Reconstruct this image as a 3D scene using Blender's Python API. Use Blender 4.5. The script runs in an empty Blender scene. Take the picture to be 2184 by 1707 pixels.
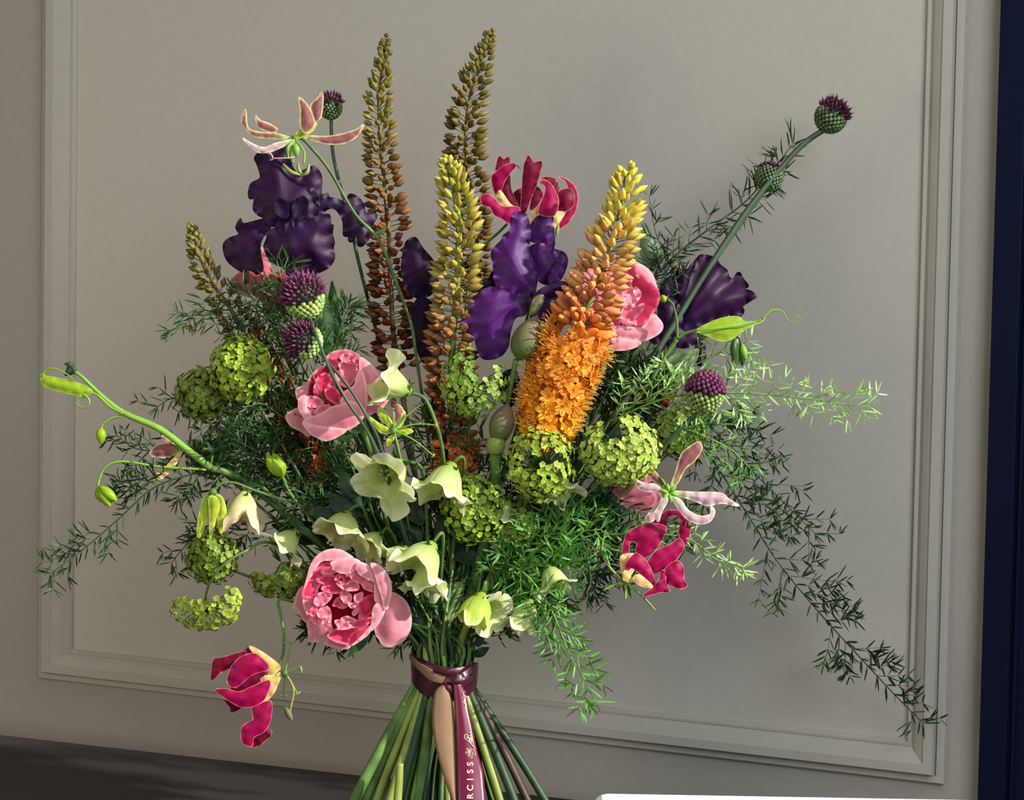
import bpy, math, random
import numpy as np
from mathutils import Vector, Matrix, geometry

# ------------------------------------------------------------------ camera, sky, lights, exposure
scene = bpy.context.scene
COL = scene.collection
F, YAW, PIT, ROL = 3803.27, -0.41225, 0.041697, 0.017891
H = 1.31                     # eye height
D0 = 1.9                     # distance of the bouquet's axis
S = D0 / F                   # metres per pixel at that distance
cy, sy, cp, sp, cr, sr = math.cos(YAW), math.sin(YAW), math.cos(PIT), math.sin(PIT), math.cos(ROL), math.sin(ROL)
FW = Vector((sy*cp, cy*cp, -sp))
_r = Vector((cy, -sy, 0)); _u = _r.cross(FW)
RT = cr*_r + sr*_u
UP = -sr*_r + cr*_u
CAM = Vector((0, 0, H))
cam = bpy.data.cameras.new('camera'); camo = bpy.data.objects.new('camera', cam); COL.objects.link(camo)
cam.sensor_width = 36; cam.lens = F/2184*36; cam.clip_start = .02
M = Matrix((RT, UP, -FW)).transposed().to_4x4(); M.translation = CAM
camo.matrix_world = M
scene.camera = camo
scene.view_settings.view_transform = 'Standard'; scene.view_settings.look = 'None'
scene.view_settings.gamma = 1; scene.view_settings.use_curve_mapping = False
scene.view_settings.exposure = 0.0

w = bpy.data.worlds.new('world'); scene.world = w; w.use_nodes = True
w.node_tree.nodes['Background'].inputs[0].default_value = (.80, .88, 1.0, 1)
w.node_tree.nodes['Background'].inputs[1].default_value = .13

def light(name, kind, loc, aim, energy, color, **kw):
    l = bpy.data.lights.new(name, kind); l.energy = energy; l.color = color
    for k, v in kw.items(): setattr(l, k, v)
    o = bpy.data.objects.new(name, l); COL.objects.link(o); o.location = loc
    o.rotation_euler = (Vector(aim)-Vector(loc)).to_track_quat('-Z', 'Y').to_euler()
    return o
_az, _el = math.radians(2.4), math.radians(27)
_sd = Vector((math.cos(_az)*math.cos(_el), -math.sin(_az)*math.cos(_el), math.sin(_el)))
light('sun', 'SUN', _sd*5, (0, 0, 0), 7.2, (1, .95, .87), angle=math.radians(1.5))
light('high_front_light', 'AREA', (.45, .75, 2.85), (-.62, 2.0, 1.6), 9, (1, .965, .92), shape='RECTANGLE', size=1.2, size_y=.7)  # added soft lamp high inside the room, brightens the upper wall
light('side_window_light', 'AREA', (1.1, .0, 2.1), (-.6, 2.0, 1.4), 31, (.86, .94, 1), shape='RECTANGLE', size=1.2, size_y=1.2)
light('warm_fill_light', 'AREA', (-1.9, .1, 1.25), (-1.5, 2.0, 1.05), 9.5, (1, .88, .69), shape='RECTANGLE', size=1.0, size_y=1.0)  # added fill from front left, lifts and warms the lower left wall

# ------------------------------------------------------------------ helpers
def lin(c):
    return tuple(((x/255)/12.92 if x/255 <= .04045 else ((x/255+.055)/1.055)**2.4) for x in c)
def P(px, py, z=0.0):
    px, py, z = float(px), float(py), float(z)
    d = D0 - z*S
    return CAM + d*(FW + RT*((px-1092)/F) - UP*((py-853.5)/F))
def V(dx, dy, dz):
    dx, dy, dz = float(dx), float(dy), float(dz)
    return (RT*dx - UP*dy - FW*dz)*S

def thing(name, loc, label, cat, group=None):
    o = bpy.data.objects.new(name, None); COL.objects.link(o); o.location = loc
    o.empty_display_size = .02
    o['label'] = label; o['category'] = cat
    if group: o['group'] = group
    return o
def root_loc(o):
    v = Vector((0, 0, 0))
    while o is not None: v += o.location; o = o.parent
    return v
def mk(name, verts, faces, mat, parent=None, attr=None, uv=None, smooth=True, label=None, kind=None):
    off = root_loc(parent) if parent is not None else Vector((0, 0, 0))
    me = bpy.data.meshes.new(name)
    me.from_pydata([tuple(Vector(v)-off) for v in verts], [], [tuple(f) for f in faces])
    if smooth: me.polygons.foreach_set('use_smooth', [True]*len(me.polygons))
    if attr is not None:
        a = me.color_attributes.new('pt', 'FLOAT_COLOR', 'POINT')
        a.data.foreach_set('color', np.array([list(x)+[1]*(4-len(x)) for x in attr], dtype=float).ravel())
    if mat is not None:
        for m_ in (mat if isinstance(mat, (list, tuple)) else [mat]): me.materials.append(m_)
    me.update()
    o = bpy.data.objects.new(name, me); COL.objects.link(o)
    if parent is not None: o.parent = parent
    if label: o['label'] = label
    if kind: o['kind'] = kind
    return o
def inst(name, me, parent, loc, direction, scale, color=None, roll=0.0):
    o = bpy.data.objects.new(name, me); COL.objects.link(o); o.parent = parent
    q = direction.to_track_quat('Z', 'Y')
    o.matrix_basis = Matrix.Translation(loc - root_loc(parent)) @ q.to_matrix().to_4x4() @ Matrix.Rotation(roll, 4, 'Z') @ Matrix.Diagonal((*scale, 1))
    if color is not None: o.color = (*color, 1)
    return o
def crom(pts, n=8, closed=False):
    pts = [np.array(p, float) for p in pts]; out = []
    N = len(pts); rng = range(N if closed else N-1)
    for i in rng:
        if closed: a, b, c, d = pts[i-1], pts[i], pts[(i+1) % N], pts[(i+2) % N]
        else: a, b, c, d = pts[max(i-1, 0)], pts[i], pts[i+1], pts[min(i+2, N-1)]
        for k in range(n):
            t = k/n
            out.append(.5*((2*b)+(-a+c)*t+(2*a-5*b+4*c-d)*t*t+(-a+3*b-3*c+d)*t**3))
    if not closed: out.append(pts[-1])
    return out
def tube_geo(pts, radii, seg=6, verts=None, faces=None):
    verts = [] if verts is None else verts; faces = [] if faces is None else faces
    b0 = len(verts); n = len(pts); nrm = None
    for i, p in enumerate(pts):
        t = (pts[min(i+1, n-1)]-pts[max(i-1, 0)])
        t = t.normalized() if t.length > 1e-9 else Vector((0, 0, 1))
        if nrm is None: nrm = t.orthogonal().normalized()
        else:
            nrm = nrm - t*nrm.dot(t); nrm = nrm.normalized() if nrm.length > 1e-6 else t.orthogonal().normalized()
        bn = t.cross(nrm); r = radii[i] if hasattr(radii, '__len__') else radii
        for k in range(seg):
            a = 2*math.pi*k/seg
            verts.append(p + (nrm*math.cos(a)+bn*math.sin(a))*r)
    for i in range(n-1):
        for k in range(seg):
            k2 = (k+1) % seg
            faces.append((b0+i*seg+k, b0+i*seg+k2, b0+(i+1)*seg+k2, b0+(i+1)*seg+k))
    faces.append(tuple(b0+k for k in reversed(range(seg)))); faces.append(tuple(b0+(n-1)*seg+k for k in range(seg)))
    return verts, faces
def tube(name, pxpts, rad, mat, parent, seg=6, n=6, **kw):
    """pxpts (px,py,z); rad in px, number or list matched to pxpts"""
    if not hasattr(rad, '__len__'): rad = [rad]*len(pxpts)
    full = crom([(*p, r) for p, r in zip(pxpts, rad)], n)
    v, f = tube_geo([P(*q[:3]) for q in full], [max(q[3], .05)*S for q in full], seg)
    return mk(name, v, f, mat, parent, attr=[(1, i/len(v), .5) for i in range(len(v))], **kw)
def tr(pts, t): return [(t[0]+x/t[2], t[1]+y/t[2]) for x, y in pts]

def petal(name, pts, mat, parent, z0=0, t=None, base=None, dome=8, tilt=(0, 0), ruf=3, wav=26, fold=0, nf=6,
          step=7, zf=None, seed=0, sharp=False, label=None, bend=None):
    """one petal: an outline (px) filled with a fine curved sheet, ruffled towards its rim"""
    if t: pts = tr(pts, t); base = (tr([base], t)[0] if base else None)
    P0 = np.array(pts, float)
    if sharp:
        q = []
        for i in range(len(P0)):
            a, b = P0[i], P0[(i+1) % len(P0)]; k = max(1, int(np.hypot(*(b-a))/step))
            q += [a+(b-a)*j/k for j in range(k)]
        bd = np.array(q)
    else:
        ln = np.mean(np.hypot(*(P0-np.roll(P0, 1, 0)).T))
        bd = np.array(crom(P0, max(2, int(round(ln/step*1.2))), True))
    tg = np.roll(bd, -1, 0)-np.roll(bd, 1, 0); nr = np.c_[-tg[:, 1], tg[:, 0]]/(np.hypot(*tg.T)[:, None]+1e-9)
    ar = (bd[:, 0]*np.roll(bd[:, 1], -1)-np.roll(bd[:, 0], -1)*bd[:, 1]).sum(); bd = bd-nr*(1.3 if ar > 0 else -1.3)*(0 if sharp else 1)
    keep = [0]
    for i in range(1, len(bd)):
        if np.hypot(*(bd[i]-bd[keep[-1]])) > step*.25: keep.append(i)
    bd = bd[keep]
    lo, hi = bd.min(0), bd.max(0)
    rs = np.random.RandomState(seed+len(pts)*7+int(abs(lo[0])))
    gx, gy = np.meshgrid(np.arange(lo[0], hi[0], step), np.arange(lo[1], hi[1], step))
    gx = gx + (np.arange(gx.shape[0]) % 2)[:, None]*step/2
    G = np.c_[gx.ravel(), gy.ravel()]+rs.uniform(-.12, .12, (gx.size, 2))*step
    A, B = bd, np.roll(bd, -1, 0)
    def inside(Q):
        c = np.zeros(len(Q), bool)
        for a, b in zip(A, B):
            c ^= ((a[1] > Q[:, 1]) != (b[1] > Q[:, 1])) & (Q[:, 0] < (b[0]-a[0])*(Q[:, 1]-a[1])/(b[1]-a[1]+1e-12)+a[0])
        return c
    seglen = np.hypot(*(B-A).T); cum = np.r_[0, np.cumsum(seglen)[:-1]]
    def dist(Q):
        AB = (B-A)[None]; AQ = Q[:, None]-A[None]
        tt = np.clip((AQ*AB).sum(2)/((AB**2).sum(2)+1e-9), 0, 1)
        d = np.hypot(*np.moveaxis(AQ-tt[..., None]*AB, 2, 0)); j = d.argmin(1)
        return d[np.arange(len(Q)), j], cum[j]+tt[np.arange(len(Q)), j]*seglen[j]
    G = G[inside(G)]
    if len(G):
        d, _ = dist(G); G = G[d > step*.45]
    nb = len(bd)
    tg = np.roll(bd, -1, 0)-np.roll(bd, 1, 0); nr = np.c_[-tg[:, 1], tg[:, 0]]/(np.hypot(*tg.T)[:, None]+1e-9)
    rim = bd+nr*2.4
    if inside(rim).mean() < .5: rim = bd-nr*2.4
    rim = rim[inside(rim)]; rim = rim[dist(rim)[0] > 1.7] if len(rim) else rim
    if len(G): G = G[dist(G)[0] > 2.4+step*.35]
    allp = np.concatenate([x for x in (bd, rim, G) if len(x)])
    res = geometry.delaunay_2d_cdt([Vector(p) for p in allp], [(i, (i+1) % nb) for i in range(nb)], [], 1, 1e-4)
    vs = np.array([tuple(v) for v in res[0]]); fs = res[2]
    d, arc = dist(vs)
    dm = max(d.max(), 1)
    c = vs.mean(0)
    bs = np.array(base) if base is not None else c
    rel = vs-bs; R = np.hypot(*rel.T); g = R/max(R.max(), 1); th = np.arctan2(rel[:, 1], rel[:, 0])
    ph = rs.uniform(0, 6.28)
    qd = np.clip(d/dm, 0, 1); de = math.copysign(min(abs(dome), .38*dm), dome); z = z0+de*.9*qd*qd*(3-2*qd)+dome*.35*(1-g*g)*(1 if bend is None else bend)+tilt[0]*(vs[:, 0]-c[0])+tilt[1]*(vs[:, 1]-c[1])
    z += ruf*np.exp(-d/11)*(np.sin(2*math.pi*arc/wav+ph)+.5*np.sin(2*math.pi*arc/(wav*.53)+ph*2))
    z += fold*np.sin(nf*th+ph)*g
    if zf is not None: z = z+np.array([zf(x, y) for x, y in vs])
    rr = rs.uniform()
    return mk(name, [P(x, y, zz) for (x, y), zz in zip(vs, z)], fs, mat, parent,
              attr=[(min(a/20, 1), b, (t_/6.283) % 1, rr) for a, b, t_ in zip(d, g, th)], label=label)

# ------------------------------------------------------------------ materials
def newmat(name):
    m = bpy.data.materials.new(name); m.use_nodes = True
    nt = m.node_tree; nt.nodes.clear(); return m, nt
def N(nt, t, **kw):
    n = nt.nodes.new(t)
    for k, v in kw.items(): setattr(n, k, v)
    return n
def petal_mat(name, c_main, c_edge=None, c_base=None, edge=.12, basew=.5, transl=.25, rough=.55, vein=.12, spec=.25, noise=.12, sheen=0):
    m, nt = newmat(name); L = nt.links.new
    at = N(nt, 'ShaderNodeAttribute', attribute_name='pt'); sx = N(nt, 'ShaderNodeSeparateColor'); L(at.outputs['Color'], sx.inputs[0])
    base = N(nt, 'ShaderNodeRGB'); base.outputs[0].default_value = (*lin(c_main), 1); cur = base.outputs[0]
    def mix(fac, a, col):
        x = N(nt, 'ShaderNodeMix', data_type='RGBA'); L(fac, x.inputs[0]); L(a, x.inputs[6]); x.inputs[7].default_value = (*lin(col), 1); return x.outputs[2]
    if c_base:
        r = N(nt, 'ShaderNodeMapRange'); r.interpolation_type = 'SMOOTHSTEP'; L(sx.outputs[1], r.inputs[0]); r.inputs[1].default_value = basew; r.inputs[2].default_value = 0
        r.inputs[3].default_value = 0; r.inputs[4].default_value = 1; cur = mix(r.outputs[0], cur, c_base)
    if c_edge:
        r = N(nt, 'ShaderNodeMapRange'); L(sx.outputs[0], r.inputs[0]); r.inputs[1].default_value = edge; r.inputs[2].default_value = 0
        r.inputs[3].default_value = 0; r.inputs[4].default_value = 1; cur = mix(r.outputs[0], cur, c_edge)
    # fine veins that fan out from the base, and soft mottling
    cx = N(nt, 'ShaderNodeCombineXYZ')
    mu = N(nt, 'ShaderNodeMath', operation='MULTIPLY'); L(sx.outputs[2], mu.inputs[0]); mu.inputs[1].default_value = 70; L(mu.outputs[0], cx.inputs[0]); 
    mu2 = N(nt, 'ShaderNodeMath', operation='MULTIPLY'); L(sx.outputs[1], mu2.inputs[0]); mu2.inputs[1].default_value = 2; L(mu2.outputs[0], cx.inputs[1])
    nz = N(nt, 'ShaderNodeTexNoise'); nz.inputs['Scale'].default_value = 1; L(cx.outputs[0], nz.inputs['Vector'])
    tc = N(nt, 'ShaderNodeTexCoord'); nz2 = N(nt, 'ShaderNodeTexNoise'); nz2.inputs['Scale'].default_value = 55; nz2.inputs['Detail'].default_value = 4; L(tc.outputs['Object'], nz2.inputs['Vector'])
    hs = N(nt, 'ShaderNodeHueSaturation'); L(cur, hs.inputs['Color'])
    v1 = N(nt, 'ShaderNodeMapRange'); L(nz.outputs[0], v1.inputs[0]); v1.inputs[1].default_value = .3; v1.inputs[2].default_value = .7; v1.inputs[3].default_value = 1-vein; v1.inputs[4].default_value = 1+vein
    v2 = N(nt, 'ShaderNodeMapRange'); L(nz2.outputs[0], v2.inputs[0]); v2.inputs[1].default_value = .3; v2.inputs[2].default_value = .7; v2.inputs[3].default_value = 1-noise; v2.inputs[4].default_value = 1+noise
    mm = N(nt, 'ShaderNodeMath', operation='MULTIPLY'); L(v1.outputs[0], mm.inputs[0]); L(v2.outputs[0], mm.inputs[1]); L(mm.outputs[0], hs.inputs['Value'])
    b = N(nt, 'ShaderNodeBsdfPrincipled'); L(hs.outputs[0], b.inputs['Base Color']); b.inputs['Roughness'].default_value = rough; b.inputs['Specular IOR Level'].default_value = spec
    if sheen: b.inputs['Sheen Weight'].default_value = sheen; b.inputs['Sheen Tint'].default_value = (*lin(c_main), 1)
    bp = N(nt, 'ShaderNodeBump'); bp.inputs['Strength'].default_value = .25; bp.inputs['Distance'].default_value = .001; L(nz.outputs[0], bp.inputs['Height']); L(bp.outputs[0], b.inputs['Normal'])
    out = N(nt, 'ShaderNodeOutputMaterial')
    tl = N(nt, 'ShaderNodeBsdfTranslucent'); L(hs.outputs[0], tl.inputs[0])
    mx = N(nt, 'ShaderNodeMixShader'); mx.inputs[0].default_value = transl; L(b.outputs[0], mx.inputs[1]); L(tl.outputs[0], mx.inputs[2]); L(mx.outputs[0], out.inputs[0])
    return m
def simple(name, c, rough=.5, spec=.3, noise=.15, scale=60, transl=0, objcol=False, bump=0, stretch=None, c2=None, metal=0):
    m, nt = newmat(name); L = nt.links.new
    tc = N(nt, 'ShaderNodeTexCoord'); mp = N(nt, 'ShaderNodeMapping'); L(tc.outputs['Object'], mp.inputs[0])
    if stretch: mp.inputs['Scale'].default_value = stretch
    nz = N(nt, 'ShaderNodeTexNoise'); nz.inputs['Scale'].default_value = scale; nz.inputs['Detail'].default_value = 4; L(mp.outputs[0], nz.inputs['Vector'])
    if objcol:
        oi = N(nt, 'ShaderNodeObjectInfo'); cur = oi.outputs['Color']
    else:
        rg = N(nt, 'ShaderNodeRGB'); rg.outputs[0].default_value = (*lin(c), 1); cur = rg.outputs[0]
    if c2:
        x = N(nt, 'ShaderNodeMix', data_type='RGBA'); r = N(nt, 'ShaderNodeMapRange'); L(nz.outputs[0], r.inputs[0]); r.inputs[1].default_value = .42; r.inputs[2].default_value = .6
        L(r.outputs[0], x.inputs[0]); L(cur, x.inputs[6]); x.inputs[7].default_value = (*lin(c2), 1); cur = x.outputs[2]
    hs = N(nt, 'ShaderNodeHueSaturation'); L(cur, hs.inputs['Color'])
    v = N(nt, 'ShaderNodeMapRange'); L(nz.outputs[0], v.inputs[0]); v.inputs[1].default_value = .3; v.inputs[2].default_value = .7; v.inputs[3].default_value = 1-noise; v.inputs[4].default_value = 1+noise; L(v.outputs[0], hs.inputs['Value'])
    b = N(nt, 'ShaderNodeBsdfPrincipled'); L(hs.outputs[0], b.inputs['Base Color']); b.inputs['Roughness'].default_value = rough; b.inputs['Specular IOR Level'].default_value = spec; b.inputs['Metallic'].default_value = metal
    if bump:
        bp = N(nt, 'ShaderNodeBump'); bp.inputs['Strength'].default_value = bump; bp.inputs['Distance'].default_value = .001; L(nz.outputs[0], bp.inputs['Height']); L(bp.outputs[0], b.inputs['Normal'])
    out = N(nt, 'ShaderNodeOutputMaterial')
    if transl:
        tl = N(nt, 'ShaderNodeBsdfTranslucent'); L(hs.outputs[0], tl.inputs[0]); mx = N(nt, 'ShaderNodeMixShader'); mx.inputs[0].default_value = transl
        L(b.outputs[0], mx.inputs[1]); L(tl.outputs[0], mx.inputs[2]); L(mx.outputs[0], out.inputs[0])
    else: L(b.outputs[0], out.inputs[0])
    return m

m_wall = simple('painted_wall', (170, 165, 156), .65, .25, .025, 130, bump=.12)
m_panel = simple('painted_panel', (199, 194, 184), .65, .25, .025, 130, bump=.12)
m_trim = simple('painted_trim', (186, 182, 172), .6, .2, .02, 90)
m_table = simple('dark_stained_wood', (48, 45, 44), .55, .25, .14, 30, stretch=(1.2, 30, 30), bump=.1)
m_navy = simple('navy_paint', (8, 17, 46), .5, .12, .1, 30, stretch=(40, 40, 1))
m_caulk = simple('pale_caulk', (205, 208, 212), .5)
m_floor = simple('floor_wood', (110, 92, 74), .45, .4, .2, 6, stretch=(1, 12, 12))
m_white = simple('white_ribbed_fabric', (236, 244, 247), .85, .1, .05, 1, stretch=(300, 30, 30), bump=.4)
m_stem = simple('stem_green', (74, 104, 50), .5, .3, .22, 40, c2=(92, 122, 58))
m_stem2 = simple('stem_dark_green', (40, 66, 40), .5, .3, .2, 40)
m_stem3 = simple('stem_yellow_green', (128, 142, 66), .5, .3, .2, 40)
m_stem4 = simple('stem_purple_brown', (66, 46, 42), .5, .3, .3, 30)
m_spike = simple('spike_stalk_olive', (104, 96, 50), .5, .3, .2, 40)
m_stemb = simple('stem_bright_green', (118, 162, 62), .45, .3, .15, 40, transl=.1)
m_allstem = simple('allium_stem_green', (62, 82, 62), .45, .35, .15, 40)
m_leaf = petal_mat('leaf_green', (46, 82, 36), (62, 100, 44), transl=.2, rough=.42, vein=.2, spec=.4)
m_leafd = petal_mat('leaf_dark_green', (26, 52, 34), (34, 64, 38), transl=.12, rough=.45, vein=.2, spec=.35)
m_leafl = petal_mat('leaf_lime', (150, 184, 40), (170, 204, 70), transl=.35, rough=.4, vein=.14, spec=.4)
m_sage = petal_mat('leaf_sage', (112, 138, 96), (130, 156, 110), transl=.2, rough=.5, vein=.3, spec=.3)
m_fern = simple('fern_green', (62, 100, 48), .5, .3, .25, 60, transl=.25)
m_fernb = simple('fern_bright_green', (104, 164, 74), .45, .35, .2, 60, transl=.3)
m_fernl = simple('fern_sunlit_pale_green', (184, 220, 142), .45, .35, .2, 60, transl=.4)  # sunlight painted into the needle colour, paler than the plain fern
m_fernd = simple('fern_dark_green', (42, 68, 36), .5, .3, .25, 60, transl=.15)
m_bud = simple('bud_colour', (0, 0, 0), .5, .3, .2, 90, transl=.12, objcol=True)
m_ped = simple('pedicel_green', (118, 108, 58), .5, .25, .1, transl=.15)
m_flor = simple('floret_colour', (0, 0, 0), .5, .25, .18, 120, transl=.3, objcol=True)
m_stamen = simple('stamen_yellow', (240, 180, 70), .5, .2, .1, transl=.2)
m_ir1 = petal_mat('iris_deep_purple', (42, 10, 50), (28, 5, 34), (30, 10, 58), edge=.25, transl=.14, rough=.5, vein=.28, spec=.25, sheen=.15)
m_ir2 = petal_mat('iris_violet', (76, 28, 100), (56, 18, 76), (38, 12, 54), edge=.25, basew=.3, transl=.2, rough=.48, vein=.28, spec=.25, sheen=.15)
m_ir3 = petal_mat('iris_inner', (30, 8, 44), None, transl=.05, rough=.6, vein=.2, spec=.15)
m_spathe = petal_mat('spathe_brown_green', (116, 104, 80), None, (84, 112, 52), basew=.8, transl=.15, rough=.6, vein=.2)
m_pe = petal_mat('peony_pink', (228, 112, 138), (246, 168, 182), (206, 62, 98), edge=.3, basew=.7, transl=.28, rough=.6, vein=.06, spec=.15, noise=.05)
m_pel = petal_mat('peony_pale_pink', (234, 150, 166), (248, 192, 198), (232, 130, 150), edge=.35, basew=.6, transl=.3, rough=.6, vein=.05, spec=.15, noise=.05)
m_ped_ = petal_mat('peony_deep_pink', (214, 56, 100), (240, 124, 150), (168, 14, 60), edge=.35, basew=.8, transl=.25, rough=.6, vein=.08, spec=.15, noise=.06)
m_pedk = petal_mat('peony_heart', (150, 10, 50), (200, 50, 90), transl=.15, rough=.7, vein=.1, spec=.1)
m_dusk = petal_mat('peony_dusky_bud', (178, 96, 116), (206, 140, 150), (140, 60, 84), edge=.3, transl=.2, rough=.6)
m_gl = petal_mat('flame_crimson', (158, 3, 74), (232, 172, 136), (176, 24, 74), edge=.07, basew=.15, transl=.28, rough=.5, vein=.14, spec=.25, noise=.05)
m_gld = petal_mat('flame_dark_crimson', (108, 4, 44), (216, 150, 116), None, edge=.06, transl=.22, rough=.5, vein=.12, spec=.2, noise=.05)
m_glc = petal_mat('flame_cream_base', (232, 192, 130), (246, 214, 150), (206, 196, 90), edge=.2, transl=.3, rough=.5)
m_glp = petal_mat('flame_faded_pink', (150, 92, 92), (226, 220, 160), (168, 196, 60), edge=.2, basew=.45, transl=.3, rough=.5, vein=.18)
m_glw = petal_mat('flame_pale_lilac', (214, 176, 186), (246, 240, 206), (172, 204, 70), edge=.2, basew=.4, transl=.32, rough=.5, vein=.16)
m_glg = petal_mat('flame_young_green', (176, 196, 54), (214, 222, 110), (120, 160, 40), edge=.2, transl=.3, rough=.45, vein=.12)
m_bell = petal_mat('bell_cream_green', (206, 220, 148), (244, 246, 214), (146, 180, 74), edge=.3, basew=.6, transl=.38, rough=.5, vein=.06, noise=.05, spec=.2)
m_bellg = petal_mat('bell_lime_green', (194, 214, 96), (236, 244, 170), (150, 184, 60), edge=.3, basew=.7, transl=.38, rough=.5, vein=.1, noise=.05, spec=.2)
m_bellp = petal_mat('bell_blush', (226, 220, 164), (236, 200, 186), (176, 196, 96), edge=.5, basew=.5, transl=.32, rough=.5, vein=.08, spec=.2)
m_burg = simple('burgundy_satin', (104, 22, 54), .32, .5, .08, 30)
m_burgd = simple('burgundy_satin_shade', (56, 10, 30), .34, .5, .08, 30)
m_beige = simple('beige_ribbon_back', (132, 104, 80), .6, .2, .08, 40)
m_gold = simple('gold_foil', (236, 208, 176), .35, .6, .05, 40, metal=.2)
m_umbel = simple('umbel_green', (74, 104, 34), .6, .2, .3, 90)

# ------------------------------------------------------------------ the room
WY = 2.02
def box(name, x0, x1, y0, y1, z0, z1, mat, parent=None, kind=None, label=None, bev=0):
    v = [(x, y, z) for x in (x0, x1) for y in (y0, y1) for z in (z0, z1)]
    f = [(0, 1, 3, 2), (4, 6, 7, 5), (0, 4, 5, 1), (2, 3, 7, 6), (0, 2, 6, 4), (1, 5, 7, 3)]
    o = mk(name, v, f, mat, parent, smooth=False, kind=kind, label=label)
    if bev:
        b = o.modifiers.new('bevel', 'BEVEL'); b.width = bev; b.segments = 3
    return o
box('floor', -3.2, 1.7, -1.6, 2.15, -.1, 0, m_floor, kind='structure')
box('wall_back', -3.2, 1.75, WY, WY+.12, 0, 3.1, m_wall, kind='structure')
m_ceil = simple('ceiling_paint', (214, 212, 206), .8, .1, .02, 40)
box('ceiling', -3.2, 1.75, -1.6, 2.15, 3.1, 3.2, m_ceil, kind='structure')  # unseen; added to stop the sun passing over the side wall
wr = thing('wall_right', (1.6, 0, 0), 'x', 'x'); del wr['label']; del wr['category']; wr['kind'] = 'structure'  # unseen side wall, added so its window jamb cuts off the sun
JY = 1.815
box('wall_pier', 1.6, 1.72, JY, WY, 0, 3.1, m_wall, wr)
box('wall_sill', 1.6, 1.72, -1.6, JY, 0, .85, m_wall, wr)
box('wall_lintel', 1.6, 1.72, -1.6, JY, 2.95, 3.1, m_wall, wr)
box('wall_pier', 1.6, 1.72, -1.6, -1.2, .85, 2.95, m_wall, wr)
# picture-frame moulding: profile swept down the left side, along the bottom and up the right, mitred
XL, XR, ZB = -.7918*WY, -.1700*WY, H-.2508*WY
prof = [(0, 0), (0, .0045), (.002, .006), (.0105, .006), (.0115, .0035), (.0125, .0035), (.0135, .013), (.015, .0145), (.027, .0145), (.029, .0125),
        (.033, .0115), (.040, .009), (.0455, .0055), (.047, .0055), (.0478, .0062), (.051, .0062), (.0535, .0035), (.0545, 0)]
def mould(name, a, b):
    """a, b: functions giving the point for profile offset s, height h"""
    v, f = [], []
    for s_, h in prof: v += [a(s_, h*1.35), b(s_, h*1.35)]
    for i in range(len(prof)-1): f.append((2*i, 2*i+1, 2*i+3, 2*i+2))
    return mk(name, v, f, m_trim, None, smooth=False, kind='structure')
sw = .0575/.0545; sb = .0460/.0545; srr = .0335/.0545
mould('trim_1', lambda s_, h: (XL+s_*sw, WY-h, 2.6), lambda s_, h: (XL+s_*sw, WY-h, ZB+s_*sb))
mould('trim_2', lambda s_, h: (XL+s_*sw, WY-h, ZB+s_*sb), lambda s_, h: (XR-s_*srr*1.3, WY-h, ZB+s_*sb))
mould('trim_3', lambda s_, h: (XR-s_*srr*1.3, WY-h, ZB+s_*sb), lambda s_, h: (XR-s_*srr*1.3, WY-h, 2.6))
o = mk('wall_panel', [(XL+.03, WY-.0015, ZB+.03), (XR-.02, WY-.0015, ZB+.03), (XR-.02, WY-.0015, 2.7), (XL+.03, WY-.0015, 2.7)], [(0, 1, 2, 3)], m_panel, None, smooth=False, kind='structure')
# navy door at the right
XD = -.1503*WY
dr = thing('door_1', (XD, WY, 0), 'x', 'x'); del dr['label']; del dr['category']; dr['kind'] = 'structure'
box('door_casing', XD, XD+.030, WY-.022, WY+.001, 0, 2.6, m_navy, dr, bev=.002)
box('door_panel', XD+.030, XD+.75, WY-.016, WY+.001, 0, 2.6, m_navy, dr)
box('door_bead', XD+.034, XD+.038, WY-.021, WY-.012, 0, 2.6, m_navy, dr, bev=.001)
box('paint_line', XD-.0022, XD, WY-.004, WY+.001, 0, 2.6, m_caulk, dr)

# table: its far edge runs almost along the wall
TZ = H-.5685
def ty(x): return 2.012-.065*(-.30-x)
tb = thing('wooden_table', (-1.0, 1.7, 0), 'dark stained wooden table against the panelled wall, under the bouquet', 'table')
def slab(name, x0, x1, ya, yb, z0, z1, mat, par):
    v = [(x0, ya(x0), z0), (x1, ya(x1), z0), (x1, yb(x1), z0), (x0, yb(x0), z0)]
    v += [(a, b, z1) for a, b, _ in v]
    o = mk(name, v, [(3, 2, 1, 0), (4, 5, 6, 7), (0, 1, 5, 4), (1, 2, 6, 5), (2, 3, 7, 6), (3, 0, 4, 7)], mat, par, smooth=False)
    b = o.modifiers.new('bevel', 'BEVEL'); b.width = .003; b.segments = 2; return o
slab('tabletop', -2.5, -.33, lambda x: ty(x)-.62, ty, TZ-.035, TZ, m_table, tb)
for x, q in ((-2.42, -.04), (-.41, -.04), (-2.42, -.54), (-.41, -.54)):
    slab('leg', x-.03, x+.03, lambda xx: ty(x)+q-.03, lambda xx: ty(x)+q+.03, 0, TZ-.034, m_table, tb)
slab('apron', -2.39, -.44, lambda x: ty(x)-.56, lambda x: ty(x)-.54, TZ-.12, TZ-.034, m_table, tb)

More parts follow.
